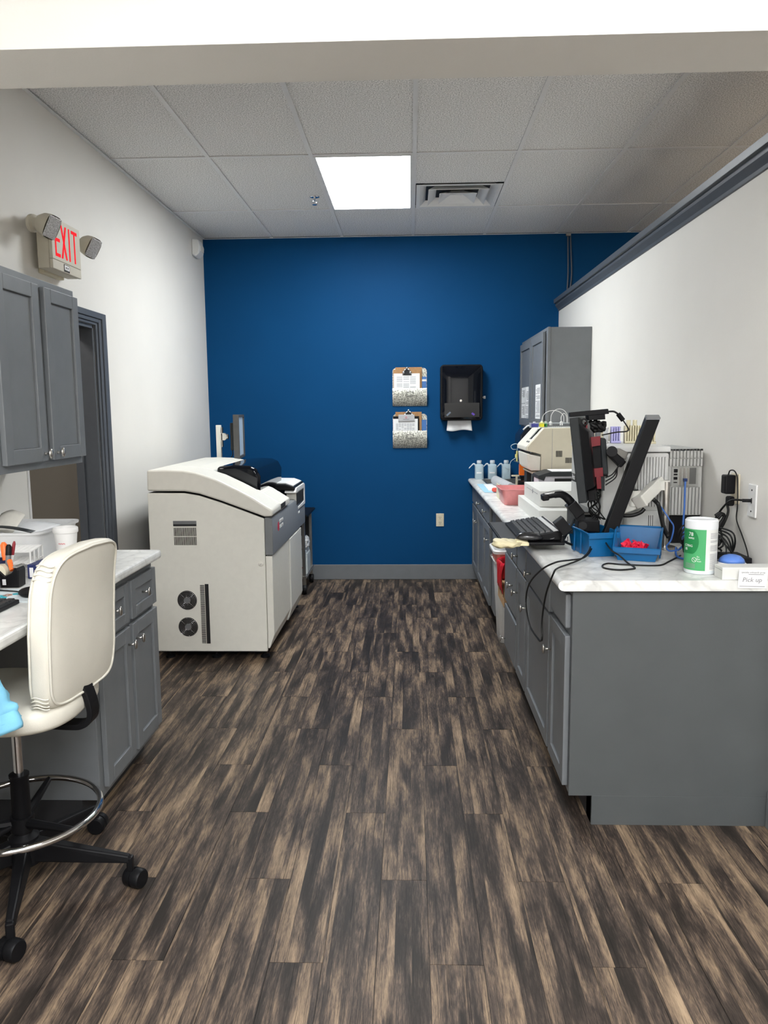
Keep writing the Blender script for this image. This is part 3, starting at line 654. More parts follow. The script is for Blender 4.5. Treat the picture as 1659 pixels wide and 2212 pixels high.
# ================================================================= LARGE ANALYSER (left)
an = thing('chemistry_analyser', 'large grey and off white laboratory analyser with curved lid', 'analyser', (-1.22, 5.2, 0))
y0, y1 = 4.55, 5.98
top = [(-1.576, 1.040), (-1.352, 1.038), (-1.262, 1.022), (-1.134, .980), (-1.022, .938), (-.875, .882)]
body = [(-1.576, .055), (-.875, .055), (-.875, .878)]+top[::-1][1:]
body = [(-1.578, .055), (-.876, .055)]+[(x, z-.006) for x, z in top[::-1]]
obj('side_panel', MB().prism(body, y0, y0+.02, 'y'), ANA, an, bevel=.005)
obj('body', MB().prism([(x if x < -.9 else x-.01, z) for x, z in body], y0+.022, y1, 'y'), mat('analyser_dark_gap', (.05, .05, .05), .6), an)
lt_ = [(-1.573, 1.172), (-1.468, 1.174), (-1.354, 1.170), (-1.279, 1.157), (-1.167, 1.120), (-1.056, 1.067), (-.945, 1.008), (-.872, .960), (-.824, .930)]
lidp = [(-1.576, 1.046)]+[(x, z+.006) for x, z in top[1:-1]]+[(-.873, .888), (-.824, .890)]+lt_[::-1]
obj('lid', MB().prism(lidp, y0-.002, 4.86, 'y'), ANAL, an, bevel=.012, seg=3, smooth='auto')
# rear and front remainder of the lid around the smoked cover
rear = [(-1.576, 1.046), (-1.352, 1.044), (-1.30, 1.036)]+[(-1.24, 1.10), (-1.25, 1.150), (-1.279, 1.157), (-1.354, 1.170), (-1.468, 1.174), (-1.573, 1.172)]
obj('lid_rear', MB().prism(rear, 4.861, y1-.12, 'y'), ANAL, an, bevel=.008)
front = [(-.985, .93), (-.873, .888), (-.824, .890), (-.824, .930), (-.872, .960), (-.935, 1.0), (-.985, 1.02)]
obj('lid_front', MB().prism(front, 4.861, 5.21, 'y'), ANAL, an, bevel=.006)
obj('handle_recess', MB().box(-.8245, -.822, 4.86, 5.03, .897, .928), BLKM, an)
obj('smoked_cover', MB().prism([(-1.24, .98), (-.99, .95), (-.965, .99), (-.96, 1.10), (-.985, 1.15), (-1.03, 1.17), (-1.12, 1.175), (-1.24, 1.165)], 4.90, 5.75, 'y'), GLASSB, an, bevel=.02, seg=3, smooth='auto')
# front band with rounded top, raised far end
band = [(-.873, .655), (-.826, .655), (-.826, .862), (-.834, .876), (-.850, .882), (-.873, .882)]
BAND = mat('analyser_band_grey', (.18, .188, .195), .42, var=.03)
obj('front_band', MB().prism(band, y0, 5.98, 'y'), BAND, an, bevel=.003, smooth='auto')
obj('end_hood', MB().prism(rr(5.55, 5.98, .80, .948, .03), -.90, -.8265, 'x'), ANA, an, bevel=.004)
obj('hood_frame', MB().prism([(5.62, .80), (5.98, .80), (5.98, .955), (5.95, .965), (5.55, .965), (5.50, .94), (5.50, .93), (5.90, .93), (5.93, .91), (5.93, .83), (5.62, .82)], -.905, -.822, 'x'), WPL, an, bevel=.004)
obj('sample_inlet', MB().box(-.827, -.8225, 5.55, 5.90, .84, .925), BLKM, an)
obj('hood_top', MB().prism([(-1.12, .95), (-.83, .95), (-.835, .975), (-.90, .995), (-1.12, 1.0)], 5.5, 5.98, 'y'), BLK, an, bevel=.008)
obj('hood_trim', MB().prism([(-1.11, 1.001), (-.90, .996), (-.845, .978), (-.845, .984), (-.90, 1.003), (-1.11, 1.008)], 5.53, 5.95, 'y'), WPL, an)
dA = MB().prism([(-.873, .075), (-.862, .075), (-.832, .16), (-.832, .648), (-.873, .648)], y0, 5.19, 'y')
obj('door', dA, ANA, an, bevel=.004)
dB = MB().prism([(-.873, .075), (-.850, .075), (-.824, .16), (-.824, .648), (-.873, .648)], 5.197, 5.74, 'y')
obj('door', dB, mat('analyser_door_far', (.66, .66, .62), .45, var=.02), an, bevel=.004)
obj('vent_slot', MB().box(-1.427, -1.285, y0-.0035, y0-.001, .834, .866), LGREY, an, bevel=.002)
obj('vent_slot', MB().box(-1.425, -1.286, y0-.0045, y0-.003, .834, .846), BLKM, an)
mb = MB()
for r0, r1 in ((.773, .824), (.718, .768)):
    for k in range(23):
        x = -1.424+.138*k/23; mb.box(x, x+.0032, y0-.002, y0-.0005, r0, r1)
tag(obj('vent_slits', mb, BLKM, an), kind='stuff')
mb = MB()
for k in range(62):
    z = .108+.367*k/62; mb.box(-1.279, -1.253, y0-.002, y0-.0005, z, z+.003)
tag(obj('vent_slits', mb, BLKM, an), kind='stuff')
obj('vent_slot', MB().box(-1.249, -1.227, y0-.003, y0-.0005, .106, .478), BLKM, an)
for zc in (.377, .21):
    c = (-1.361, y0, zc)
    f = obj('fan', MB().lathe([(.060, 0), (.060, .002)], c, 36, (0, -1, 0)), BLKM, an)
    mb = MB()
    for r_ in (.056, .046, .037, .028, .020): mb.tube([(c[0]+r_*math.cos(2*math.pi*k/32), y0-.006, zc+r_*math.sin(2*math.pi*k/32)) for k in range(32)], .0008, 5, closed=True)
    for a in range(4):
        an_ = math.radians(45+90*a); mb.tube([(c[0]+.014*math.cos(an_), y0-.006, zc+.014*math.sin(an_)), (c[0]+.060*math.cos(an_), y0-.004, zc+.060*math.sin(an_))], .0011, 5)
    obj('fan_grille', mb, CHROME, f, smooth=True)
    obj('fan_hub', MB().lathe([(.021, 0), (.021, .003)], (c[0], y0-.002, zc), 24, (0, -1, 0)), LGREY, f)
obj('lock_cap', MB().lathe([(.016, 0), (.0165, .003), (.012, .007), (.004, .008)], (-.902, y0, .601), 24, (0, -1, 0)), ANAL, an, smooth='auto')
obj('lock_slot', MB().obox((-.902, y0-.0085, .601), (1, 0, 1), (0, 1, 0), (-1, 0, 1), .006, .0006, .001), INK, an)
for (x, y) in ((-.905, 4.62), (-1.21, 4.62), (-1.5, 4.62), (-.905, 5.85), (-1.5, 5.85)):
    obj('foot', MB().lathe([(.030, 0), (.030, .008), (.022, .016), (.010, .02), (.010, .058)], (x, y, 0), 20), BLK, an, smooth='auto')
obj('base_frame', MB().box(-1.55, -.90, 4.60, 5.95, .035, .054), BLKM, an)
lg = obj('logo', MB().lathe([(.029, 0), (.029, .0008)], (-.8258, 4.755, .80), 20, (1, 0, 0)), REDI, an)
text('lettering', 'BECKMAN', .031, (-.8252, 4.868, .815), (0, 1, 0), (0, 0, 1), INKW, an)
text('lettering', 'COULTER', .031, (-.8252, 4.868, .780), (0, 1, 0), (0, 0, 1), INKW, an)
text('lettering', 'AU480', .026, (-.8252, 5.65, .765), (0, 1, 0), (0, 0, 1), INKW, an)
# monitor on post
mn = thing('touch_monitor', 'dark grey touch monitor on a white post behind the analyser', 'monitor', (-1.45, 6.05, 1.0))
obj('post', MB().box(-1.488, -1.452, 5.90, 5.935, 1.045, 1.417), ANAL, mn, bevel=.003)
obj('bracket', MB().prism([(-1.452, 1.30), (-1.42, 1.30), (-1.41, 1.31), (-1.405, 1.325), (-1.41, 1.345), (-1.42, 1.355), (-1.452, 1.355)], 5.90, 5.935, 'y'), ANAL, mn, bevel=.003)
obj('swivel', MB().box(-1.448, -1.440, 5.90, 5.935, 1.25, 1.40).cyl((-1.41, 5.918, 1.328), (-1.398, 5.918, 1.328), .02), METAL, mn)
ax = Vector((.995, .103, 0)).normalized(); ay = Vector((-.103, .995, 0)).normalized(); az = Vector((0, 0, 1)); c = Vector((-1.335, 6.02, 1.328))
obj('rear_housing', MB().obox(c-ax*.035, ax, ay, az, .018, .13, .105), DGREY, mn, bevel=.006)
MG = mat('monitor_bezel_grey', (.065, .063, .06), .5)
bz = MB(); hw, hh, b_ = .19, .168, .022
bz.obox(c+ay*(hw-b_/2), ax, ay, az, .022, b_/2, hh).obox(c-ay*(hw-b_/2), ax, ay, az, .022, b_/2, hh).obox(c+az*(hh-b_/2), ax, ay, az, .022, hw-b_, b_/2).obox(c-az*(hh-b_/2), ax, ay, az, .022, hw-b_, b_/2).obox(c-ax*.01, ax, ay, az, .012, hw-b_, hh-b_)
obj('bezel', bz, MG, mn, bevel=.003)
obj('screen', MB().obox(c+ax*.008, ax, ay, az, .003, hw-b_, hh-b_), mat('screen_grey', (.3, .36, .42), .2, emit=(.45, .58, .72), estr=.28, var=.1, nscale=12), mn)
obj('power_cord', MB().tube(spline([(-1.372, 5.93, 1.225), (-1.368, 5.92, 1.19), (-1.385, 5.91, 1.165), (-1.42, 5.90, 1.155)]), .004, 6), RUB, mn, smooth=True)
# cart with printer/bottles behind analyser
kt = thing('cart', 'black wheeled cart between the analyser and the blue wall', 'cart', (-1.0, 6.45, 0))
obj('top', MB().prism([(-1.4, .635), (-.87, .635), (-.845, .655), (-.845, .672), (-1.4, .672)], 6.25, 6.78, 'y'), BLK, kt, bevel=.006)
obj('shelf', MB().box(-1.4, -.865, 6.27, 6.76, .135, .155), METAL, kt, bevel=.003)
for (x, y) in ((-.885, 6.29), (-.885, 6.74), (-1.38, 6.29), (-1.38, 6.74)):
    obj('leg', MB().box(x-.012, x+.012, y-.012, y+.012, .07, .637), METAL, kt)
    w_ = obj('caster', MB().lathe([(.012, -.018), (.036, -.018), (.040, -.01), (.040, .01), (.036, .018), (.012, .018)], (x, y, .040), 20, (1, 0, 0)), BLK, kt, smooth='auto')
obj('shelf_back', MB().box(-1.37, -.9, 6.735, 6.75, .155, .6), BLKM, kt)
jg = thing('reagent_jug', 'white reagent jug with a printed label on the cart shelf', 'bottle', (-.895, 6.45, .155))
obj('body', MB().prism([(-.935, .156), (-.868, .156), (-.866, .30), (-.868, .325), (-.875, .335), (-.878, .355), (-.885, .358), (-.925, .342), (-.935, .34)], 6.36, 6.56, 'y'), mat('jug_plastic', (.55, .6, .6), .4), jg, bevel=.008, seg=3)
obj('label', MB().box(-.930, -.905, 6.357, 6.3595, .215, .285), WPAP, jg); obj('label', MB().lathe([(.018, 0), (.018, .001)], (-.918, 6.3585, .222), 20, (0, -1, 0)), REDI, jg, label='round red sticker')
def bagf(i, j):
    return (-.935+.072*i+.004*math.sin(j*9), 6.33-.008*math.sin(i*11+j*5), .372+.10*j+.008*math.sin(i*8))
bg = thing('plastic_bag', 'crumpled clear plastic wrap on top of the reagent jug', 'bag', (-.9, 6.4, .36))
def bagp(p): 
    return Vector((p.x*(1+.12*math.sin(p.z*150+p.y*40)), p.y*(1+.1*math.sin(p.z*120)), p.z*(1+.1*math.sin(p.x*170))))
obj('wrap', MB().sup((-.897, 6.44, .415), .036, .07, .052, .5, .5, bagp, 20, 14), mat('crinkled_film', (.6, .6, .6), .25, bump=.9, bscale=50, var=.25, nscale=50), bg)
# ================================================================= RIGHT COUNTER OBJECTS
for k, (x, lab) in enumerate(((.607, 'left'), (.722, 'middle'), (.843, 'right'))):
    yb_ = 6.785; zb = .914
    t = thing('wash_bottle', '%s of three frosted wash bottles %s' % ({'left': 'leftmost', 'middle': 'middle', 'right': 'rightmost'}[lab], ['with white label strip, at the counter corner', 'with white label strip, behind the sink', 'marked with black handwriting, near the dark instrument'][k]), 'bottle', (x, yb_, zb))
    def sq(h, a, r_): return [(x+px, yb_+py, h) for px, py in rr(-a, a, -a, a, r_, 3)]
    mb = MB(); levels = [(zb, .034, .010), (zb+.006, .037, .012), (zb+.118, .037, .012), (zb+.128, .031, .014), (zb+.134, .019, .0185), (zb+.140, .017, .0165)]
    vs = []; n = 16
    for h, a, r_ in levels: vs += sq(h, a, r_)
    mb.add(vs, [(j*n+i, j*n+(i+1) % n, (j+1)*n+(i+1) % n, (j+1)*n+i) for j in range(len(levels)-1) for i in range(n)]+[tuple(range(n))[::-1], tuple(range((len(levels)-1)*n, len(levels)*n))])
    obj('bottle_body', mb, PVC, t, smooth='auto')
    obj('cap', MB().lathe([(.021, 0), (.0215, .02), (.018, .024)], (x, yb_, zb+.140), 20), mat('cap_white', (.62, .68, .72), .4), t, smooth='auto')
    obj('spout', MB().tube(spline([(x-.030, yb_, zb+.118), (x-.045, yb_, zb+.134), (x-.058, yb_, zb+.128), (x-.090, yb_, zb+.094)], 5), [.007]*6+[.006]*5+[.0045]*4+[.002], 8), mat('cap_white', (.6, .6, .6)), t, smooth=True)
    if k < 2: obj('label', MB().box(x-.025, x+.018, yb_-.0385, yb_-.0372, zb+.052, zb+.064), WPAP, t)
    else: obj('handwriting', MB().tube(spline([(x-.012, yb_-.038, zb+.105), (x-.004, yb_-.038, zb+.092), (x+.006, yb_-.038, zb+.090), (x+.016, yb_-.038, zb+.088), (x+.026, yb_-.038, zb+.084), (x+.012, yb_-.038, zb+.074), (x+.018, yb_-.038, zb+.068)]), .0012, 4), INK, t)
# papers near the sink
pp = thing('paper_sheets', 'white and pale blue papers lying in front of the sink', 'paper', (.62, 5.9, .914))
ps = [atz(1030, 1046, .9155), atz(1072, 1044, .9155), atz(1080, 1064, .9155), atz(1047, 1064, .9155)]
obj('sheet', MB().add([p for p in ps]+[p+Vector((0, 0, .001)) for p in ps], [(0, 1, 2, 3), (4, 5, 6, 7), (0, 1, 5, 4), (1, 2, 6, 5), (2, 3, 7, 6), (3, 0, 4, 7)]), mat('pale_blue_paper', (.35, .6, .75), .8), pp)
ps = [atz(1044, 1046, .917), atz(1077, 1045, .917), atz(1082, 1058, .917), atz(1056, 1060, .917)]
obj('sheet', MB().add([p for p in ps]+[p+Vector((0, 0, .001)) for p in ps], [(0, 1, 2, 3), (4, 5, 6, 7), (0, 1, 5, 4), (1, 2, 6, 5), (2, 3, 7, 6), (3, 0, 4, 7)]), WPAP, pp)
p = atz(1069, 1058, .935)
tag(obj('red_cap', MB().sup(p, .022, .02, .016, .7, .7, nu=16, nv=10), mat('coral_red', (.7, .09, .06), .5), smooth=True), 'small coral red cap lying on the papers by the sink', 'cap')
# paper roll
q0, q1 = Vector((.688, 6.22, .952)), Vector((.728, 5.55, .952))
rl = thing('paper_roll', 'grey white roll of bench paper lying behind the pink basin', 'roll', ((q0+q1)/2-Vector((0, 0, .037))))
obj('roll', MB().tube([q0, q1], .037, 28), mat('roll_grey', (.45, .46, .47), .6), rl, smooth='auto')
obj('core', MB().tube([q1+(q1-q0).normalized()*.001, q1+(q1-q0).normalized()*.002], .014, 20), INK, rl)
# cream rack / holder block
rk = thing('slide_holder', 'cream plastic slide holder standing behind the pink basin', 'holder', (.62, 5.27, .914))
A = atz(1073, 1078, .914); B = atz(1086, 1080, .914)
mb = MB().box(.600, .606, 5.18, 5.36, .920, 1.01).box(.632, .638, 5.18, 5.36, .920, .995).box(.600, .638, 5.18, 5.36, .9145, .920).box(.606, .632, 5.352, 5.358, .92, 1.0)
obj('frame', mb, CREAM, rk, bevel=.002)
# pink basin
bs = thing('wash_basin', 'pink plastic basin beside the white boxes', 'basin', (.66, 4.98, .914))
def basin_at(x0, x1, ya, yb, zt, k):
    def loopr(h, s):
        cx_, cy_ = (x0+x1)/2, (ya+yb)/2
        return [(cx_+(px-cx_)*s, cy_+(py-cy_)*s, h) for px, py in rr(x0, x1, ya, yb, .03, 5)]
    vs = []; lv = [(.914, .80), (.917, .82), (zt-.008, .96), (zt-.006, 1.02), (zt, 1.03), (zt+.001, .97), (zt-.01, .945), (.922, .80)]
    for h, s_ in lv: vs += loopr(h, s_)
    n = len(vs)//len(lv)
    return vs, [(j*n+i, j*n+(i+1) % n, (j+1)*n+(i+1) % n, (j+1)*n+i) for j in range(len(lv)-1) for i in range(n)]+[tuple(range(n))[::-1], tuple(range((len(lv)-1)*n, len(lv)*n))]
obj('tub', MB().add(*basin_at(.573, .84, 4.83, 5.14, 1.015, 1)), PINK, bs, smooth='auto')
# white cartons
BOX = mat('white_carton', (.68, .68, .65), .6, var=.02)
b1 = thing('carton', 'lower flat white carton under the bigger white box', 'box', (.8, 4.4, .914))
obj('case', MB().box(.672, 1.02, 4.02, 4.80, .914, .985), BOX, b1, bevel=.002)
b2 = thing('carton', 'big white carton with a thumb notch stacked on the flat carton', 'box', (.85, 4.45, .986))
obj('case', MB().box(.702, 1.00, 4.17, 4.745, .9865, 1.072), BOX, b2, bevel=.002)
obj('notch_slit', MB().box(.7005, .7025, 4.25, 4.64, 1.048, 1.050), INK, b2)
obj('thumb_notch', MB().lathe([(.013, 0), (.013, .001)], (.702, 4.42, 1.048), 16, (-1, 0, 0)), INK, b2)
# printer / device with black top
pr = thing('label_printer', 'small printer with black top and white body behind the white cartons', 'printer', (.93, 5.0, .914))
obj('body', MB().box(.80, 1.10, 4.82, 5.0, .915, 1.10), mat('printer_white', (.62, .6, .64), .5), pr, bevel=.004)
obj('top', MB().prism([(.795, 1.085), (.83, 1.072), (.84, 1.10), (1.12, 1.10), (1.12, 1.125), (.87, 1.128), (.795, 1.105)], 4.79, 5.02, 'y'), DGREY, pr, bevel=.003)
obj('front_recess', MB().box(.90, 1.10, 4.815, 4.82, .93, 1.085), BLKM, pr)
obj('paper', MB().box(.88, 1.08, 4.80, 4.98, 1.1285, 1.1315), WPAP, pr)
mb = MB()
for dx in (0, .01): mb.tube(spline([(.865+dx, 4.80, 1.0), (.87+dx, 4.795, 1.04), (.885+dx, 4.79, 1.06), (.90+dx, 4.795, 1.065)]), .002, 6)
obj('cord', mb, RUB, pr, smooth=True)
# beige haematology analyser
be = thing('bench_analyser', 'beige bench analyser with sloped keypad beneath the far wall cabinet', 'analyser', (1.0, 5.3, .914))
BG = mat('beige_instrument', (.62, .57, .44), .5, var=.02)
BGL = mat('beige_instrument_front', (.70, .68, .60), .45, var=.02)
ny, fy = 5.05, 5.50
sideP = [(.84, 1.108), (1.25, 1.108), (1.25, 1.392), (.868, 1.392), (.765, 1.272), (.765, 1.245), (.852, 1.222), (.852, 1.118)]
obj('side_panel', MB().prism(sideP, ny, ny+.03, 'y'), BG, be, bevel=.004)
obj('shell', MB().prism([(x-.006 if x < .8 else x, z) for x, z in sideP], ny+.031, fy, 'y'), BGL, be, bevel=.006)
obj('front_module', MB().prism([(.760, 1.228), (.85, 1.208), (.85, 1.116), (.79, 1.116), (.770, 1.135)], ny, fy-.04, 'y'), BGL, be, bevel=.006)
obj('seam', MB().box(.9215, .9235, ny-.001, ny, 1.11, 1.385), INK, be)
sl = Vector((.103, 0, .12)).normalized(); nn = Vector((-.12, 0, .103)).normalized()
base_ = Vector((.765, 0, 1.272))
def onslope(a, y, h): return base_+sl*a+Vector((0, y, 0))+nn*h
mb = MB()
mb.obox(onslope(.10, ny+.10, .0055), sl, (0, 1, 0), nn, .042, .016, .0008)
obj('display', mb, DGREY, be); mb = MB()
mb.obox(onslope(.10, ny+.145, .0055), sl, (0, 1, 0), nn, .045, .004, .0008)
for k in range(3): mb.obox(onslope(.035, ny+.07+.045*k, .0055), sl, (0, 1, 0), nn, .006, .010, .001)
obj('buttons', mb, LGREY, be)
mb = MB()
for k in range(12): mb.box(.948+.0035*k, .950+.0035*k, ny-.0015, ny, 1.205, 1.245)
for k in range(12): mb.box(1.01+.0035*k, 1.012+.0035*k, ny-.0015, ny, 1.165, 1.20)
tag(obj('vent_slits', mb, INKB, be), kind='stuff')
obj('stand', MB().box(.855, 1.25, 5.06, 5.48, .914, 1.107), mat('stand_grey', (.25, .24, .23), .6), be, bevel=.003)
obj('under_tray', MB().box(.795, .852, 5.07, 5.45, 1.096, 1.107), BG, be)
obj('support', MB().box(.80, .83, 5.3, 5.42, .914, 1.096), DGREY, be)
# tubes and rack on top
rk = thing('reagent_rack', 'clear rack holding small bottles on the beige analyser', 'rack', (.95, 5.15, 1.392))
CLR = mat('clear_acrylic', (.7, .75, .78), .15, alpha=.35)
mb = MB().box(.795, 1.10, 5.12, 5.20, 1.393, 1.396)
mb.box(.795, .797, 5.12, 5.20, 1.396, 1.425).box(1.098, 1.10, 5.12, 5.20, 1.396, 1.425).box(.795, 1.10, 5.12, 5.122, 1.42, 1.425).box(.795, 1.10, 5.198, 5.20, 1.42, 1.425)
obj('tray', mb, CLR, rk)
mb = MB()
for k in range(8): mb.box(.90+.013*k, .902+.013*k, 5.118, 5.12, 1.396, 1.42)
obj('grid_bars', mb, LGREY, rk)
for lab, x, w_, cc, h in (('dark blue', .822, .048, (.04, .05, .30), .026), ('bright yellow', .872, .024, (.85, .78, .02), .03), ('green', .897, .012, (.02, .26, .06), .028)):
    t = thing('reagent_bottle', '%s reagent block in the clear rack on the beige analyser' % lab, 'bottle', (x, 5.16, 1.397))
    obj('body', MB().box(x-w_/2, x+w_/2, 5.13, 5.19, 1.397, 1.397+h), mat('reagent_'+lab.replace(' ', '_'), cc, .4), t, bevel=.003)
    obj('cap', MB().lathe([(.008, 0), (.008, .01)], (x, 5.16, 1.397+h), 14), WPL, t, smooth='auto')
for k, (xa, xb, h, lab) in enumerate(((.872, 1.02, .075, 'leftmost long'), (.930, 1.045, .085, 'tallest middle'), (1.0, 1.04, .055, 'smallest right'))):
    p = [(xa, 5.16, 1.43)]+[(xa+(xb-xa)*(.5-.5*math.cos(math.pi*i/8)), 5.16+.01*k, 1.43+h*math.sin(math.pi*i/8)**.8) for i in range(1, 8)]+[(xb, 5.18, 1.425)]
    t = thing('reagent_tube', '%s white tubing arch above the beige analyser' % lab, 'tubing', (xa, 5.16, 1.43))
    obj('tubing', MB().tube(spline(p, 4), .0022, 6), WPL, t, smooth=True)
    obj('stopper', MB().lathe([(.010, -.025), (.010, -.002), (.005, .002)], (xa, 5.16, 1.432), 14), WPL, t, smooth='auto')
# dark instrument at the back
dk = thing('dark_instrument', 'tall instrument with black smoked hood near the far corner', 'instrument', (.93, 5.9, .914))
obj('hood', MB().prism([(.835, 1.10), (1.15, 1.10), (1.15, 1.38), (.93, 1.395), (.885, 1.375), (.845, 1.32)], 5.95, 6.25, 'y'), mat('hood_navy_black', (.01, .012, .02), .15, coat=.3), dk, bevel=.012)
obj('hood_rim', MB().tube([(.865, 5.95, 1.362), (.90, 5.95, 1.392), (1.10, 5.95, 1.400)], .006, 8), WPL, dk, smooth=True)
obj('base', MB().box(.85, 1.15, 5.97, 6.23, .914, 1.0), BLK, dk, bevel=.004)
obj('column', MB().box(.93, 1.15, 5.98, 6.22, 1.0, 1.10), DGREY, dk)
obj('orange_window', MB().box(.842, .90, 5.952, 6.0, 1.012, 1.098), mat('amber_window', (.7, .13, .01), .3), dk, bevel=.003)
obj('connector', MB().cyl((.822, 5.96, 1.12), (.822, 5.96, 1.20), .007, n=10).cyl((.818, 5.96, 1.15), (.818, 5.96, 1.175), .011, n=10), mat('pale_yellow_connector', (.75, .7, .25), .4), dk, smooth='auto')
mb = MB().tube(spline([(.822, 5.96, 1.20), (.824, 5.955, 1.245), (.805, 5.95, 1.255), (.775, 5.95, 1.24), (.785, 5.95, 1.215), (.815, 5.955, 1.212)]), .0025, 6)
mb.tube(spline([(.822, 5.96, 1.15), (.80, 5.95, 1.14), (.77, 5.95, 1.11), (.765, 5.95, 1.02)]), .0025, 6)
obj('tubing', mb, PVC, dk, smooth=True)
st = thing('probe_stand', 'small cream and black probe stand behind the paper roll', 'stand', (.82, 5.75, .914))
obj('post', MB().box(.785, .799, 5.74, 5.755, .914, 1.03).box(.755, .81, 5.735, 5.76, 1.022, 1.032), CREAM, st)
obj('block', MB().box(.80, .90, 5.70, 5.82, .914, .985), BLK, st, bevel=.004)
obj('clip', MB().cyl((.80, 5.735, .995), (.82, 5.735, .995), .009, n=12), METAL, st)
# ---- main analyser L with racks
A2 = mat('lab_grey_white', (.56, .56, .54), .5, var=.02)
LL = thing('ribbed_analyser', 'large off white analyser with ribbed end behind the monitor arm', 'analyser', (.98, 3.8, .914))
LX0, LX1, LY0, LY1, LZ = .835, 1.122, 3.37, 4.02, 1.345
obj('shell', MB().box(LX0, LX1, LY0+.004, LY1, .914, 1.318), A2, LL, bevel=.012, seg=3)
obj('top_cover', MB().box(LX0-.004, LX1+.003, LY0-.004, LY1+.004, 1.321, LZ), mat('lab_white', (.68, .68, .66), .45, var=.02), LL, bevel=.006)
for k in range(15):
    x = .925+.0125*k; obj('rib', MB().box(x, x+.0068, LY0-.006, LY0+.005, 1.085, 1.300), A2, LL, bevel=.0015)
obj('lower_cover', MB().prism(rr(.93, 1.118, LY0-.03, LY0+.02, .02), .914, 1.07, 'z'), A2, LL, smooth='auto')
obj('vent_slits', MB().box(1.03, 1.0325, LY0-.0315, LY0-.0295, 1.0, 1.05).box(1.038, 1.0405, LY0-.0315, LY0-.0295, .99, 1.05).box(1.046, 1.0485, LY0-.0315, LY0-.0295, 1.0, 1.05), INKB, LL)
obj('badge', MB().box(LX0-.0015, LX0, 3.90, 4.0, 1.145, 1.185), INKB, LL)
text('badge_print', 'Aris', .04, (LX0-.0018, 3.955, 1.155), (0, -1, 0), (0, 0, 1), INKW, LL)
# ribbed pc unit R
RR = thing('ribbed_computer', 'narrow ribbed grey computer unit with ports and blue cable', 'computer', (1.19, 3.6, 1.04))
G2 = mat('pc_grey', (.44, .44, .42), .5, var=.02)
RX0, RX1, RY = 1.128, 1.276, 3.395
obj('case', MB().box(RX0, RX1, RY+.012, 3.85, 1.04, 1.26).box(RX0, RX1, RY+.012, 3.85, 1.26, 1.325), G2, RR, bevel=.004)
for k in range(10):
    x = RX0+.002+.0148*k
    obj('rib', MB().box(x, x+.0085, RY, RY+.013, 1.294, 1.333).box(x, x+.0085, RY, RY+.4, 1.324, 1.333), G2, RR, bevel=.001)
    obj('rib', MB().box(x, x+.0085, RY, RY+.013, 1.258, 1.290), G2, RR, bevel=.001)
    obj('rib', MB().box(x, x+.0085, RY, RY+.013, 1.045, 1.165), G2, RR, bevel=.001)
obj('port_bay', MB().box(RX0+.014, RX1-.02, RY+.004, RY+.013, 1.170, 1.253), mat('bay_metal', (.4, .4, .38), .35, .5), RR)
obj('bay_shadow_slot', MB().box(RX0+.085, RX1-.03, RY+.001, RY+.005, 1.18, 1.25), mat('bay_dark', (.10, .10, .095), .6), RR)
for k in range(3): obj('slot_cover', MB().box(RX0+.045+.017*k, RX0+.055+.017*k, RY, RY+.005, 1.175, 1.25), METAL, RR)
for z, h in ((1.238, .015), (1.222, .006), (1.205, .012), (1.187, .004)): obj('port', MB().box(RX0+.022, RX0+.038, RY-.002, RY+.005, z-h/2, z+h/2), BLK, RR, bevel=.002)
sb = thing('equipment_riser', 'dark riser box beneath the ribbed computer unit', 'riser', (1.2, 3.6, .914))
obj('case', MB().box(1.13, 1.28, 3.42, 3.85, .914, 1.039), BLK, sb, bevel=.003)
# racks on top of L
YE = mat('cream_rack', (.74, .68, .48), .5)
def tubes_rack(name, label, x0, y0_, n, m_, h=.085, w=.0115, caps=0):
    t = thing(name, label, 'rack', (x0+n*w/2, y0_, LZ+.001))
    obj('base', MB().box(x0, x0+n*w, y0_, y0_+.03, LZ+.001, LZ+.012), m_, t, bevel=.002)
    for k in range(n): obj('column', MB().box(x0+k*w, x0+k*w+w*.62, y0_, y0_+.03, LZ+.012, LZ+h), m_, t, bevel=.001)
    obj('back_wall', MB().box(x0, x0+n*w, y0_+.022, y0_+.027, LZ+.012, LZ+h-.004), m_, t)
    for k in range(caps): obj('cup', MB().lathe([(.010, 0), (.010, .026)], (x0+.017+k*.030, y0_+.012, LZ+h), 16), m_, t, smooth='auto')
    return t
tubes_rack('tube_rack', 'cream sample tube rack with two cups on the ribbed analyser', 1.018, 3.70, 7, YE, caps=2)
tubes_rack('tube_rack', 'second cream sample tube rack partly hidden by the black track', 1.105, 3.62, 3, YE)
tubes_rack('tube_rack', 'lilac sample tube rack on the ribbed analyser', .965, 3.74, 4, mat('lilac_rack', (.52, .50, .85), .4), h=.08)
ch = thing('clear_tray', 'clear plastic tray with a grey insert beside the lilac rack', 'tray', (.92, 3.8, LZ))
obj('tray', MB().box(.88, .955, 3.76, 3.84, LZ+.001, LZ+.006).box(.88, .883, 3.76, 3.84, LZ, LZ+.075).box(.952, .955, 3.76, 3.84, LZ, LZ+.075).box(.88, .955, 3.76, 3.765, LZ+.068, LZ+.075), WPL, ch)
obj('insert', MB().box(.905, .925, 3.79, 3.82, LZ+.006, LZ+.06), LGREY, ch)
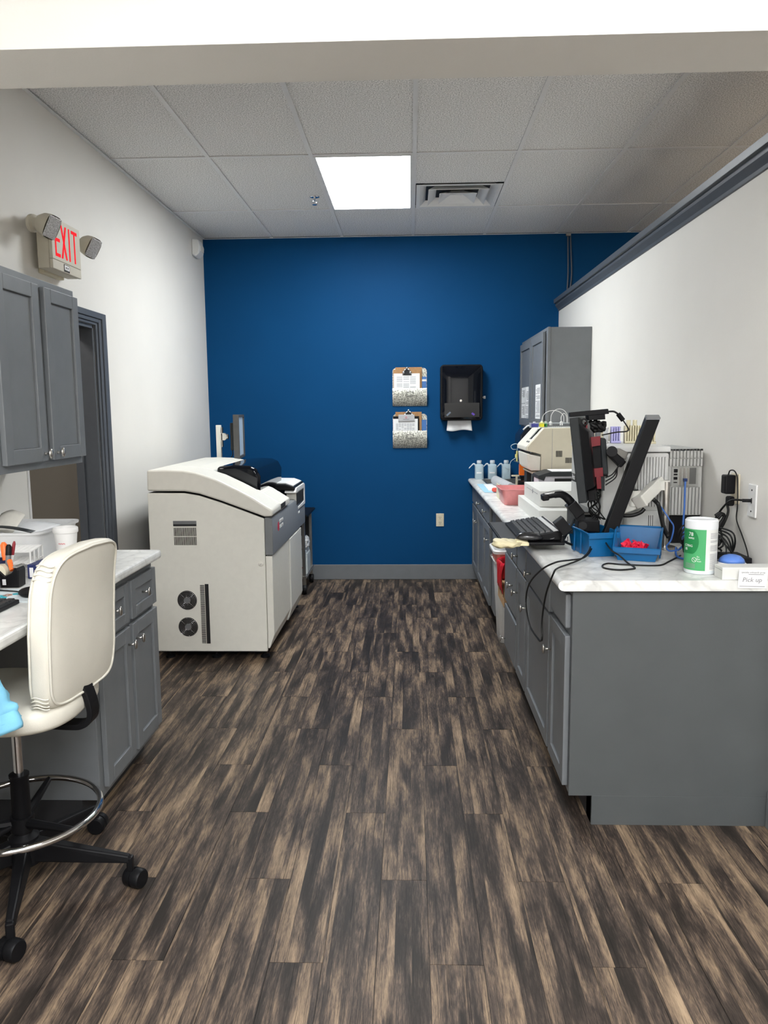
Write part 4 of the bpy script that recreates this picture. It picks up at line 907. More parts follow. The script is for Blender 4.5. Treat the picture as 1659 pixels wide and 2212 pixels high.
# desktop device below monitor
dd = thing('desktop_printer', 'low black and silver printer on the counter below the monitor', 'printer', (.76, 3.75, .914))
obj('body', MB().box(.768, .829, 3.46, 3.78, .914, 1.035), BLK, dd, bevel=.006)
obj('lid', MB().box(.764, .831, 3.45, 3.785, 1.036, 1.052), mat('dark_grey_gloss', (.06, .062, .062), .25), dd, bevel=.004)
obj('trim', MB().box(.764, .831, 3.446, 3.45, 1.040, 1.048), METAL, dd)
mb = MB().box(.72, .82, 3.34, 3.44, .914, .950)
wd = thing('white_dock', 'low white device on the counter behind the blue bins', 'device', (.765, 3.45, .914)); obj('case', mb, BOX, wd, bevel=.006); obj('foot_strip', MB().box(.722, .818, 3.338, 3.341, .915, .921), BLK, wd)
# ================================================================= MONITOR ARM STATION
ms = thing('monitor_arm', 'white articulated monitor arm with slanted black track', 'monitor arm', (.95, 3.25, 1.0))
tb, tt = Vector((.840, 3.22, .968)), Vector((1.013, 3.22, 1.470)); td_ = (tt-tb).normalized(); tn = Vector((td_.z, 0, -td_.x))
obj('track', MB().add(*(lambda P: (P, [(0, 1, 2, 3), (7, 6, 5, 4), (0, 4, 5, 1), (1, 5, 6, 2), (2, 6, 7, 3), (3, 7, 4, 0)]))([Vector((.793, 3.18, .978)), Vector((.845, 3.18, .970)), Vector((1.013, 3.18, 1.462)), Vector((.958, 3.18, 1.462)), Vector((.808, 3.26, .985)), Vector((.862, 3.26, .977)), Vector((1.030, 3.26, 1.475)), Vector((.975, 3.26, 1.475))])), BLK, ms, bevel=.003)
obj('track_cap', MB().add(*(lambda P: (P, [(0, 1, 2, 3), (7, 6, 5, 4), (0, 4, 5, 1), (1, 5, 6, 2), (2, 6, 7, 3), (3, 7, 4, 0)]))([Vector((.958, 3.18, 1.4625)), Vector((1.013, 3.18, 1.4625)), Vector((1.016, 3.18, 1.469)), Vector((.961, 3.18, 1.469)), Vector((.975, 3.26, 1.476)), Vector((1.030, 3.26, 1.476)), Vector((1.033, 3.26, 1.482)), Vector((.978, 3.26, 1.482))])), LGREY, ms)
obj('track_foot', MB().obox((.822, 3.22, .963), (1, 0, -.15), (0, 1, 0), (.15, 0, 1), .028, .038, .008), DGREY, ms)
AW = mat('arm_white', (.62, .61, .56), .4, var=.02)
def hexa(P): return (P, [(0, 1, 2, 3), (7, 6, 5, 4), (0, 4, 5, 1), (1, 5, 6, 2), (2, 6, 7, 3), (3, 7, 4, 0)])
def quadbox(pts, y, dy):   # pixel-shaped quadrilateral plate at depth y with thickness dy
    a = [at(u, v, y) for u, v in pts]; return hexa(a+[p+Vector((0, dy, 0)) for p in a])
obj('lower_link', MB().add(*quadbox([(1318, 1122), (1380, 1099), (1388, 1078), (1348, 1052)], 3.265, .05)), AW, ms, bevel=.006)
obj('bracket_plate', MB().add(*quadbox([(1316, 1124), (1334, 1120), (1358, 1066), (1342, 1054)], 3.255, .02)), AW, ms, bevel=.003)
A_, B_ = at(1383, 1083, 3.235), at(1424, 1043, 3.33); dA_ = (B_-A_).normalized(); dH = Vector((-dA_.z, 0, dA_.x)).normalized(); dW = dA_.cross(dH)
obj('upper_link', MB().obox((A_+B_)/2, dA_, dH, dW, (B_-A_).length/2+.008, .024, .026), AW, ms, bevel=.005)
obj('link_end_cap', MB().obox(A_-dA_*.004, dA_, dH, dW, .006, .026, .028), AW, ms, bevel=.004)
obj('link_slot', MB().obox(B_+dH*.0245-dA_*.01, dA_, dH, dW, .012, .001, .012), INK, ms)
obj('joint', MB().cyl((.945, 3.285, 1.10), (.945, 3.285, 1.165), .030), AW, ms, smooth='auto')
obj('joint_cap', MB().cyl((.942, 3.285, 1.1655), (.942, 3.285, 1.169), .024), DGREY, ms, smooth='auto')
obj('joint_clip', MB().add(*quadbox([(1359, 1087), (1380, 1086), (1380, 1077), (1359, 1077)], 3.262, .004)), A2, ms)
obj('post', MB().cyl((1.085, 3.285, .915), (1.085, 3.285, 1.20), .014), METAL, ms, smooth='auto')
obj('post_base', MB().lathe([(.045, 0), (.045, .010), (.016, .014)], (1.085, 3.285, .915), 24), METAL, ms, smooth='auto')
obj('post_head', MB().cyl((1.078, 3.30, 1.165), (1.078, 3.30, 1.205), .024), AW, ms, smooth='auto')
def cable(parent, pts, r=.004, m_=RUB, name='cable'):
    return obj(name, MB().tube(spline(pts, 7), r, 7), m_, parent, smooth=True)
cable(ms, [at(1340, 1113, 3.25), at(1352, 1114, 3.25), at(1368, 1113, 3.24), at(1384, 1107, 3.24), at(1392, 1099, 3.24)], .0085)
cable(ms, [at(1411, 1078, 3.24), at(1422, 1090, 3.24), at(1428, 1115, 3.2), at(1434, 1140, 3.15), at(1444, 1160, 3.1)], .009)
obj('pivot', MB().cyl(at(1322, 975, 3.24), at(1322, 975, 3.33), .022), BLK, ms, smooth='auto')
obj('tilt_arm', MB().add(*quadbox([(1316, 984), (1342, 1011), (1354, 998), (1326, 972)], 3.265, .05)), BLK, ms, bevel=.005)
obj('tilt_plate', MB().add(*quadbox([(1320, 974), (1352, 994), (1358, 978), (1338, 968)], 3.275, .03)), mat('worn_metal', (.22, .21, .19), .45, .5), ms, bevel=.003)
# rotated frame: width axis Wd, facing axis Fd
th = math.radians(17); Fd = Vector((-math.cos(th), math.sin(th), 0)); Wd = Vector((math.sin(th), math.cos(th), 0))
mo = thing('computer_monitor', 'dark grey monitor seen edge on above the keyboard tray', 'monitor', (.74, 3.35, 1.12))
lean = Vector((.045, 0, -.350)).normalized()     # down direction along the screen
c = Vector((.745, 3.36, 1.300)); upv = -lean; Fd2 = Wd.cross(upv).normalized()
if Fd2.x > 0: Fd2 = -Fd2
obj('panel', MB().obox(c, Fd2, Wd, upv, .017, .215, .175), DGREY, mo, bevel=.003)
obj('screen', MB().obox(c+Fd2*.0175, Fd2, Wd, upv, .001, .20, .158), GLASSB, mo)
obj('rear_housing', MB().add(*hexa([c-Fd2*.017+Wd*a_+upv*b_ for a_, b_ in ((-.20, -.13), (.20, -.13), (.20, .15), (-.20, .15))]+[c-Fd2*.048+Wd*a_+upv*b_ for a_, b_ in ((-.16, -.12), (.16, -.12), (.16, .11), (-.16, .11))])), BLK, mo, bevel=.004)
obj('speaker_box', MB().obox(c-Fd2*.032-upv*.155+Wd*-.05, Fd2, Wd, upv, .015, .09, .024), BLK, mo, bevel=.004)
tc_ = thing('thin_client', 'black thin client computer held in a red metal bracket', 'computer', (.85, 3.3, 1.2))
RED = mat('bracket_red', (.17, .0, .008), .4)
obj('case', MB().add(*quadbox([(1281, 1028), (1314, 1030), (1308, 946), (1278, 950)], 3.30, .16)), BLK, tc_, bevel=.004)
obj('side_edge', MB().add(*quadbox([(1302, 1026), (1315, 1026), (1310, 948), (1297, 945)], 3.29, .12)), DGREY, tc_, bevel=.006)
obj('bracket', MB().add(*quadbox([(1272, 966), (1297, 962), (1297, 942), (1270, 945)], 3.282, .004)).add(*quadbox([(1276, 1031), (1303, 1029), (1302, 1010), (1275, 1013)], 3.282, .004)).add(*quadbox([(1276, 1014), (1282, 1013), (1279, 964), (1272, 966)], 3.283, .004)).add(*quadbox([(1266, 932), (1269, 931), (1269, 912), (1266, 912)], 3.28, .03)), RED, tc_)
obj('bracket_tail', MB().add(*quadbox([(1290, 1056), (1299, 1056), (1298, 1030), (1288, 1030)], 3.283, .01)), RED, tc_)
obj('rail', MB().add(*quadbox([(1299, 1060), (1306, 1060), (1306, 1028), (1298, 1028)], 3.30, .03)), DGREY, tc_)
hb = thing('usb_hub', 'long black hub bar fixed above the monitor', 'hub', (.76, 3.3, 1.49))
obj('bar', MB().add(*quadbox([(1232, 901), (1316, 894), (1314, 883), (1231, 891)], 3.26, .03)), BLK, hb, bevel=.002)
obj('block', MB().add(*quadbox([(1272, 908), (1308, 906), (1307, 893), (1271, 897)], 3.262, .06)), BLK, hb, bevel=.002)
obj('lead', MB().tube(spline([at(1315, 889, 3.27), at(1326, 889, 3.27), at(1335, 894, 3.27)]), .004, 7), RUB, hb, smooth=True)
obj('ferrite', MB().tube([at(1335, 894, 3.27), at(1346, 908, 3.27)], .010, 12), BLK, hb, smooth='auto')
obj('lead', MB().tube(spline([at(1346, 908, 3.27), at(1354, 920, 3.27), at(1358, 928, 3.27), at(1352, 932, 3.27), at(1330, 934, 3.27), at(1300, 940, 3.27)]), .0028, 7), RUB, hb, smooth=True)
cc_ = thing('cable_clump', 'tangle of black plugs and cords under the hub bar', 'cables', (.79, 3.3, 1.43))
mb = MB(); random.seed(3)
for k in range(9):
    a = at(1274+k*4, 908+random.random()*4, 3.27+random.random()*.05); b = at(1275+random.random()*32, 915+random.random()*14, 3.27+random.random()*.05); e = at(1276+random.random()*32, 925+random.random()*8, 3.28)
    mb.tube(spline([a, b, e]), .0085, 7)
obj('plugs', mb, RUB, cc_, smooth=True)
obj('velcro_strap', MB().tube([at(1262+6*math.cos(a_), 912+7*math.sin(a_), 3.28) for a_ in [i*math.pi/6 for i in range(12)]], .004, 6, closed=True), RUB, cc_, smooth=True)
dg = thing('dangling_cords', 'bundle of black cords hanging below the red bracket', 'cables', (.83, 3.3, 1.1)); mb = MB(); random.seed(11)
for k in range(13):
    u0 = 1272+random.random()*30; 
    pts = [at(u0, 1030, 3.29)]+[at(1284+random.uniform(-14, 14), 1048+j*19+random.uniform(-6, 6), 3.29+random.uniform(-.01, .05)) for j in range(4)]+[at(1292+random.uniform(-16, 20), 1122, 3.30)]
    mb.tube(spline(pts, 5), .0026, 5)
for k in range(3): mb.tube(spline([at(1308, 1032+8*k, 3.28), at(1322+4*k, 1025+3*k, 3.28), at(1334, 1010, 3.27), at(1342, 1000, 3.265)]), .0028, 5)
obj('cords', mb, RUB, dg, smooth=True)
# keyboard tray
kz = .957
ty = thing('keyboard_tray', 'black fold out keyboard tray reaching over the counter edge', 'tray', (.52, 3.4, kz))
obj('board', MB().box(.385, .645, 3.195, 3.80, kz-.012, kz), BLK, ty, bevel=.004)
obj('hinge_block', MB().add(*quadbox([(1247, 1146), (1296, 1151), (1296, 1124), (1250, 1124)], 3.24, .10)), BLK, ty, bevel=.004)
obj('hinge_disc', MB().cyl(at(1259, 1136, 3.235), at(1259, 1136, 3.25), .017), BLK, ty, smooth='auto')
obj('link', MB().tube([at(1216, 1168, 3.21), at(1240, 1122, 3.26)], .006, 8).tube([at(1222, 1150, 3.23), at(1252, 1146, 3.25)], .009, 8), DGREY, ty, smooth='auto')
obj('mat', MB().box(.39, .46, 3.24, 3.78, kz+.0005, kz+.004), mat('tray_mat', (.03, .032, .035), .6), ty)
obj('hook', MB().tube([at(1216, 1168, 3.2), at(1226, 1169, 3.2), at(1226, 1159, 3.2)], .002, 6), RUB, ty)
kb = thing('keyboard', 'black keyboard with white border strip on the fold out tray', 'keyboard', (.55, 3.48, kz+.004))
K0x, K1x, K0y, K1y = .455, .640, 3.225, 3.68
def kbz(x): return kz+.016+.030*(x-K0x)/(K1x-K0x)
obj('case', MB().add(*hexa([Vector(p) for p in ((K0x, K0y, kz+.004), (K1x, K0y, kz+.004), (K1x, K1y, kz+.004), (K0x, K1y, kz+.004), (K0x, K0y, kbz(K0x)), (K1x, K0y, kbz(K1x)), (K1x, K1y, kbz(K1x)), (K0x, K1y, kbz(K0x)))])), BLK, kb, bevel=.004)
obj('border_strip', MB().add(*hexa([Vector(p) for p in ((K1x-.036, K0y+.01, kbz(K1x-.036)), (K1x-.004, K0y+.01, kbz(K1x)), (K1x-.004, K1y-.01, kbz(K1x)), (K1x-.036, K1y-.01, kbz(K1x-.036)), (K1x-.036, K0y+.01, kbz(K1x-.036)+.0015), (K1x-.004, K0y+.01, kbz(K1x)+.0015), (K1x-.004, K1y-.01, kbz(K1x)+.0015), (K1x-.036, K1y-.01, kbz(K1x-.036)+.0015))])), WPL, kb)
KEY = mat('black_key', (.018, .019, .02), .45)
def keycap(par, x0, x1, ya, yb, zf, h=.008, m_=KEY):
    t = .0022
    obj('key', MB().add(*hexa([Vector(p) for p in ((x0, ya, zf(x0)), (x1, ya, zf(x1)), (x1, yb, zf(x1)), (x0, yb, zf(x0)), (x0+t, ya+t, zf(x0)+h), (x1-t, ya+t, zf(x1)+h), (x1-t, yb-t, zf(x1)+h), (x0+t, yb-t, zf(x0)+h))])), m_, par)
for r_ in range(5):
    x = K0x+.022+r_*.0235
    for q in range(19):
        y = K0y+.014+q*.0226
        keycap(kb, x, x+.0205, y, y+.0196, kbz)
for q in range(16): y = K0y+.014+q*.0268; keycap(kb, K1x-.018, K1x-.008, y, y+.018, lambda x: kbz(x)+.001, .004)
mu = thing('computer_mouse', 'black mouse at the near corner of the fold out tray', 'mouse', (.50, 3.25, kz+.001))
obj('shell', MB().sup((.505, 3.235, kz+.014), .058, .030, .022, .9, .9, lambda p: Vector((p.x, p.y, p.z*(1.1-.25*(p.x/.058)) if p.z > 0 else p.z*.55)), 28, 16), mat('mouse_gloss', (.02, .02, .022), .2), mu, smooth=True)
obj('cord', MB().tube(spline([(.562, 3.235, kz+.010), (.60, 3.225, kz+.012), (.625, 3.24, kz+.03), (.645, 3.25, kz+.055)]), .0018, 6), LGREY, mu, smooth=True)
gl = thing('glove', 'crumpled cream latex glove over the corner of the black tray', 'glove', (.40, 3.2, kz-.02))
def glp(p): return Vector((p.x+.004*math.sin(p.z*300), p.y*(1+.15*math.sin(p.x*90)), p.z*(1-.45*(p.x/.055+1)*.5)+.0022*math.sin(p.x*160+p.y*90)))
LAT = mat('cream_latex', (.74, .66, .42), .5, var=.06, nscale=40)
obj('palm', MB().sup((.405, 3.205, kz-.004), .062, .05, .021, .7, .8, glp, 36, 18), LAT, gl, smooth=True)
obj('cuff', MB().add(*hexa([Vector(p) for p in ((.44, 3.185, kz-.013), (.495, 3.185, kz-.013), (.495, 3.23, kz-.013), (.44, 3.23, kz-.013), (.44, 3.185, kz+.012), (.495, 3.187, kz+.001), (.495, 3.23, kz+.001), (.44, 3.23, kz+.012))])), LAT, gl, bevel=.003)
# scanner with cradle and pen holder box
sc = thing('barcode_scanner', 'black and silver handheld barcode scanner in its cradle', 'scanner', (.60, 3.28, 1.05))
sp1 = [at(1175, 1073, 3.24), at(1192, 1069, 3.24), at(1210, 1067, 3.245), at(1222, 1073, 3.25), at(1233, 1084, 3.25), at(1240, 1094, 3.25)]
obj('body', MB().tube(spline(sp1, 6), [.014]*8+[.0165]*12+[.0175]*6+[.017]*5, 14), BLK, sc, smooth=True)
obj('head', MB().obox(at(1177, 1074, 3.24), (1, 0, .15), (0, 1, 0), (-.15, 0, 1), .014, .026, .013), BLK, sc, bevel=.005)
obj('silver_top', MB().tube([p+Vector((0, -.002, .0075)) for p in spline(sp1, 6)], [.010]*31, 12), mat('scanner_silver', (.32, .32, .31), .3, .3), sc, smooth=True)
obj('cradle', MB().obox(at(1241, 1099, 3.25), (.62, 0, -.78), (0, 1, 0), (.78, 0, .62), .032, .035, .022), BLK, sc, bevel=.003)
obj('cradle_foot', MB().obox(at(1252, 1116, 3.25), (.3, 0, -.95), (0, 1, 0), (.95, 0, .3), .012, .02, .018), BLK, sc)
pb = thing('card_reader', 'tilted black reader block at the right of the keyboard', 'device', (.64, 3.22, 1.0))
obj('block', MB().obox(at(1215, 1136, 3.20), (.62, 0, -.78), (0, 1, 0), (.78, 0, .62), .034, .025, .023), BLK, pb, bevel=.003)
obj('mount', MB().tube([at(1219, 1158, 3.2), at(1231, 1142, 3.22)], .007, 8).tube([at(1216, 1158, 3.2), at(1215, 1170, 3.2)], .007, 8), BLK, pb)
# ---- blue bins
def bin_(label, loc, ang, W_, D_, H_, Hf, bump=False):
    t = thing('storage_bin', label, 'bin', loc); Mx = Matrix.Translation(loc) @ Matrix.Rotation(ang, 4, 'Z')
    mb = MB(); mb.M = Mx; th_ = .0035
    w0, w1 = W_*.40, W_*.5      # base / rim half widths
    def side(s_):
        o = [(s_*w0, 0, 0), (s_*w0, D_*.92, 0), (s_*w1, D_, H_), (s_*w1, D_*.36, H_), (s_*w1*.985, -.012, Hf), (s_*w0*1.02, -.002, Hf*.3)]
        i = [(x-s_*th_, y, z) for x, y, z in o]; n = len(o)
        mb.add(o+i, [tuple(range(n)), tuple(range(n, 2*n))[::-1]]+[(k, (k+1) % n, n+(k+1) % n, n+k) for k in range(n)])
    side(-1); side(1)
    mb.add(*hexa([Vector(p) for p in ((-w0, 0, 0), (w0, 0, 0), (w0, D_*.92, 0), (-w0, D_*.92, 0), (-w0, 0, th_), (w0, 0, th_), (w0, D_*.92, th_), (-w0, D_*.92, th_))]))
    mb.add(*hexa([Vector(p) for p in ((-w0, 0, 0), (w0, 0, 0), (w1*.985, -.012, Hf), (-w1*.985, -.012, Hf), (-w0, th_, 0), (w0, th_, 0), (w1*.985, -.012+th_, Hf), (-w1*.985, -.012+th_, Hf))]))
    mb.add(*hexa([Vector(p) for p in ((-w0, D_*.92, 0), (w0, D_*.92, 0), (w1, D_, H_), (-w1, D_, H_), (-w0, D_*.92-th_, 0), (w0, D_*.92-th_, 0), (w1, D_-th_, H_), (-w1, D_-th_, H_))]))
    obj('tub', mb, BINB, t, bevel=.001)
    mb = MB(); mb.M = Mx; r_ = .0055
    path = [(-w1, D_, H_), (-w1, D_*.36, H_), (-w1, -.014, Hf), (w1, -.014, Hf), (w1, D_*.36, H_), (w1, D_, H_)]
    mb.tube(path, r_, 8, closed=True); mb.obox((0, -.016, Hf-.008), (1, 0, 0), (0, 1, 0), (0, 0, 1), w1, .004, .009)
    obj('rim', mb, BINB, t, smooth='auto')
    mb = MB(); mb.M = Mx
    for s_ in (-1, 1):
        for yy in (D_*.3, D_*.62): mb.box(s_*w1*.93, s_*(w1*.93+.006), yy, yy+.016, .004, H_-.006)
    obj('side_rib', mb, BINB, t, bevel=.002); return t, Mx
t, Mx = bin_('open blue storage bin filled with red packets', (.885, 3.005, .9145), math.radians(-20), .175, .20, .108, .050)
rp = thing('red_packets', 'heap of small red wrapped packets inside the blue bin', 'packets', (.88, 3.05, .925)); random.seed(5)
tag(rp, kind='stuff'); mb = MB()
for k in range(110):
    p = Mx @ Vector((random.uniform(-.055, .03), random.uniform(.015, .15), .006+random.uniform(0, .05))); a, b, e = [Vector((random.uniform(-1, 1), random.uniform(-1, 1), random.uniform(-1, 1))).normalized() for _ in range(3)]
    b = (b-a*b.dot(a)).normalized(); mb.obox(p, a, b, a.cross(b), .014, .008, .002)
o = obj('packets', mb, REDP, rp, bevel=.001); tag(o, kind='stuff')
bin_('second blue storage bin left of the one with red packets', (.775, 3.10, .9145), math.radians(10), .13, .21, .10, .095)
# ---- canister
cv = Vector((1.052, 2.792, .914)); cr = .0555; ch_ = .198
cn = thing('wipes_canister', 'white disinfecting wipes canister with green label', 'canister', cv)
obj('tub', MB().lathe([(cr-.006, 0), (cr-.001, .004), (cr, .010), (cr, ch_-.030)], cv, 48), mat('canister_white', (.68, .72, .74), .4, var=.02), cn, smooth='auto')
obj('lid', MB().lathe([(cr+.001, ch_-.032), (cr+.001, ch_-.006), (cr-.004, ch_), (cr-.012, ch_-.001), (cr-.014, ch_-.005)], cv, 48), mat('canister_lid', (.72, .74, .76), .35, var=.02), cn, smooth='auto')
face = math.atan2(-cv.y, -cv.x)      # towards the aisle side
def cylpatch(a0, a1, z0, z1, r, n=48):
    vs = []; 
    for k in range(n+1):
        a = a0+(a1-a0)*k/n; vs += [(cv.x+r*math.cos(a), cv.y+r*math.sin(a), cv.z+z0), (cv.x+r*math.cos(a), cv.y+r*math.sin(a), cv.z+z1)]
    return MB().add(vs, [(2*k, 2*k+2, 2*k+3, 2*k+1) for k in range(n)])
LG = mat('label_green', (.06, .36, .13), .45, var=.02); LD = mat('label_dark_green', (.005, .20, .05), .45)
split = face+math.radians(18)
obj('label', cylpatch(face-1.9, split, .016, ch_-.034, cr+.0005), LG, cn, smooth=True)
obj('label_back', cylpatch(split, face+2.2, .016, ch_-.034, cr+.0005), mat('label_white', (.70, .70, .68), .5), cn, smooth=True)
def wrapper(a_c, zc, r): return lambda p: Vector((cv.x+(r+p.z)*math.cos(a_c+p.x/r), cv.y+(r+p.z)*math.sin(a_c+p.x/r), cv.z+zc+p.y))
mb = MB(); n = 26; vs = []      # dark green swoosh on the label
for k in range(n+1):
    zz = .075+.085*k/n; e = math.sqrt(max(0, 1-((zz-.118)/.045)**2)); a_r = face-.62+.50*e
    for j in range(25): a = face-1.7+(a_r-(face-1.7))*j/24; vs.append((cv.x+(cr+.0016)*math.cos(a), cv.y+(cr+.0016)*math.sin(a), cv.z+zz))
mb.add(vs, [(k*25+j, k*25+j+1, (k+1)*25+j+1, (k+1)*25+j) for k in range(n) for j in range(24)])
obj('label_swoosh', mb, LD, cn, smooth=True)
for s_, size, a_c, zc in (('78', .019, -.62, .140), ('WIPES', .0085, -.60, .129), ('CTING', .012, -.80, .100), ('ES', .012, -.95, .087), ('Do', .007, -.13, .064), ('Not', .007, -.11, .056), ('Flush', .007, -.06, .048)):
    text('lettering', s_, size, (0, 0, 0), (1, 0, 0), (0, 1, 0), INKW, cn, wrap=wrapper(face+a_c, zc, cr+.0024), th=.0002)
mb = MB(); a_c = face-.36
mb.tube([wrapper(a_c, .055, cr+.0024)(Vector((.008*math.cos(q*math.pi/8), .008*math.sin(q*math.pi/8), 0))) for q in range(16)], .0007, 4, closed=True)
mb.tube([wrapper(a_c, .055, cr+.0024)(Vector((-.0055, .0055, 0))), wrapper(a_c, .055, cr+.0024)(Vector((.0055, -.0055, 0)))], .0006, 4)
obj('do_not_flush_symbol', mb, INKW, cn)
mb = MB()
for k in range(30):
    zz = .022+k*.0044
    if k in (13, 14, 20, 21, 24): continue
    q = cylpatch(split+.28, split+.95, zz, zz+.0016, cr+.001, 8); mb.add(q.v, q.f)
for k in range(5): q = cylpatch(face-1.0, face-.3, .024+k*.0036, .0255+k*.0036, cr+.001, 8); mb.add(q.v, q.f)
tag(obj('small_print', mb, INK, cn), kind='stuff')
# ---- blue dome device, black box, small carton, card
bd = thing('dome_device', 'round device with blue dome top behind the small white carton', 'device', (1.19, 2.86, .914))
obj('base', MB().lathe([(.052, 0), (.054, .012), (.050, .030), (.046, .034)], (1.175, 2.815, .914), 32), WPL, bd, smooth='auto')
obj('dome', MB().lathe([(.046, .034), (.041, .046), (.030, .056), (.015, .061), (.002, .062)], (1.175, 2.815, .914), 32), mat('dome_blue', (.10, .22, .62), .35), bd, smooth=True)
sm = thing('small_carton', 'small long white carton at the front right corner of the counter', 'box', (1.17, 2.69, .914))
obj('case', MB().box(1.082, 1.285, 2.665, 2.735, .914, .957), BOX, sm, bevel=.0015)
obj('flap_line', MB().box(1.0812, 1.0822, 2.667, 2.733, .946, .947), INK, sm)
cc0 = at(1626, 1251, 2.650)
cd = thing('note_card', 'white note card with Pick up handwritten taped to the small carton', 'card', cc0)
cu_, cv_ = Vector((1, 0, -.02)).normalized(), Vector((.02, -.06, 1)).normalized()
obj('card', MB().obox(cc0, cu_, (0, 1, .06), cv_, .049, .0006, .033), WPAP, cd)
F_ = Vector((0, -.0009, 0))
text('print', 'specialty orthopedic group', .0075, cc0+cv_*.0215+F_, cu_, cv_, INK, cd)
obj('print_line', MB().obox(cc0+cv_*.017+cu_*.010+F_, cu_, (0, 1, .06), cv_, .026, .0005, .0009).obox(cc0-cv_*.026+F_, cu_, (0, 1, .06), cv_, .043, .0005, .0009), INK, cd)
text('handwriting', 'Pick up', .023, cc0-cv_*.010-cu_*.002+F_, cu_, (cv_+cu_*.15), INK, cd)
# ---- wall plates, adapter, cords
wp = thing('cable_plate', 'white wall plate with a black lead plugged in', 'wall plate', (XR, 2.93, 1.10))
obj('plate', MB().box(XR-.008, XR-.0005, 2.888, 2.957, 1.098, 1.222), WPL, wp, bevel=.003)
obj('screws', MB().cyl((XR-.0095, 2.922, 1.20), (XR-.0075, 2.922, 1.20), .0035, n=12).cyl((XR-.0095, 2.922, 1.12), (XR-.0075, 2.922, 1.12), .0035, n=12).box(XR-.009, XR-.0075, 2.918, 2.926, 1.15, 1.17), INKB, wp)
p0 = Vector((XR-.012, 2.925, 1.160))
cable(wp, [p0, p0+Vector((-.02, .005, .001)), p0+Vector((-.045, .06, -.005)), (1.24, 3.08, 1.115), (1.225, 3.12, 1.06), (1.20, 3.13, 1.01), (1.16, 3.12, .985)], .0042)
obj('plug', MB().cyl(p0+Vector((.006, 0, 0)), p0+Vector((-.026, .008, 0)), .0065, n=12), BLK, wp, smooth='auto')
po = thing('power_outlet', 'ivory outlet on the right wall behind the black power adapter', 'outlet', (XR, 3.11, 1.13))
obj('plate', MB().box(XR-.008, XR-.0005, 3.045, 3.118, 1.13, 1.25), CREAM, po, bevel=.003)
pa = thing('power_adapter', 'black power adapter plugged into the right wall outlet', 'adapter', (XR-.03, 3.09, 1.18))
obj('brick', MB().box(XR-.050, XR-.009, 3.065, 3.112, 1.170, 1.245), BLK, pa, bevel=.006)
obj('cord', MB().tube(spline([(XR-.03, 3.09, 1.245), (XR-.028, 3.08, 1.262), (XR-.02, 3.06, 1.262), (XR-.012, 3.05, 1.24), (XR-.01, 3.045, 1.20), (XR-.012, 3.035, 1.16), (XR-.014, 3.03, 1.12), (XR-.01, 3.04, 1.07), (XR-.012, 2.98, 1.02), (XR-.012, 2.93, .97), (XR-.014, 2.90, .925)]), .0026, 7), RUB, pa, smooth=True)
pl2 = thing('power_plug', 'black plug in the lower socket of the ivory outlet', 'plug', (XR-.03, 3.09, 1.14))
obj('plug', MB().prism(rr(XR-.034, XR-.009, 1.122, 1.160, .008), 3.068, 3.10, 'y'), BLK, pl2, bevel=.004)
cable(pl2, [(XR-.03, 3.085, 1.125), (XR-.028, 3.08, 1.10), (XR-.035, 3.08, 1.07), (XR-.05, 3.09, 1.03), (XR-.08, 3.10, 1.0)], .005)
cl = thing('cord_bundle', 'heap of coiled black cords behind the wipes canister', 'cables', (1.15, 3.05, .915)); mb = MB(); random.seed(21)
for k in range(22):
    cx_, cy_ = 1.15+random.uniform(-.045, .035), 3.02+random.uniform(-.07, .08); rx_, rz = random.uniform(.02, .055), random.uniform(.012, .05); zc = .925+rz+random.uniform(0, .06); a0 = random.uniform(-.8, .8)
    mb.tube([(cx_+rx_*math.cos(q*math.pi/8)*math.cos(a0), cy_+rx_*math.cos(q*math.pi/8)*math.sin(a0)+.01*math.sin(q*.7), zc+rz*math.sin(q*math.pi/8)) for q in range(16)], random.choice([.0035, .0042, .003]), 6, closed=True)
obj('cords', mb, RUB, cl, smooth=True)
mb = MB()
for k in range(5): mb.tube(spline([(1.165+.006*k, 3.04+.01*k, 1.02+.006*k), (1.20+.008*k, 2.99-.01*k, 1.0+.008*k), (1.225+.006*k, 2.94+.015*k, .96-.004*k), (1.22-.01*k, 2.91+.02*k, .951)]), .0032, 6)
for k in range(3): mb.tube(spline([at(1545+3*k, 1114+3*k, 3.1), at(1556+2*k, 1108+k, 3.1), at(1564, 1116, 3.1), at(1556, 1130+3*k, 3.1), at(1543, 1145, 3.1)]), .0065, 6)
tag(obj('cords', mb, RUB, cl, smooth=True), kind='stuff')
BC = mat('blue_network_cable', (.04, .13, .42), .4)
nb = thing('network_cable', 'blue network cable running down from the ribbed computer', 'cable', (1.19, 3.38, 1.2))
obj('plug', MB().box(1.188, 1.204, RY-.018, RY-.001, 1.192, 1.206), mat('dark_blue_plug', (.01, .03, .12), .4), nb, bevel=.002)
obj('cord', MB().tube(spline([(1.196, RY-.012, 1.195), (1.19, RY-.03, 1.15), (1.18, RY-.06, 1.08), (1.165, 3.30, 1.02), (1.15, 3.25, .985), (1.13, 3.18, .955), (1.10, 3.16, .93), (1.07, 3.10, .95), (1.06, 3.06, .925), (1.08, 3.02, .92), (1.12, 3.04, .93)]), .0042, 7), BC, nb, smooth=True)
obj('cord', MB().tube(spline([at(1424, 1090, 3.25), at(1434, 1104, 3.22), at(1446, 1122, 3.2), at(1455, 1138, 3.15), at(1450, 1165, 3.1), at(1440, 1180, 3.08), at(1446, 1190, 3.05), at(1466, 1188, 3.02)]), .0032, 6), BC, nb, smooth=True)
obj('coil', MB().tube([(1.13+.03*math.cos(q*.785), 3.12+.03*math.sin(q*.785), .99+.01*math.sin(q*1.57)) for q in range(8)], .006, 6, closed=True), BC, nb, smooth=True)
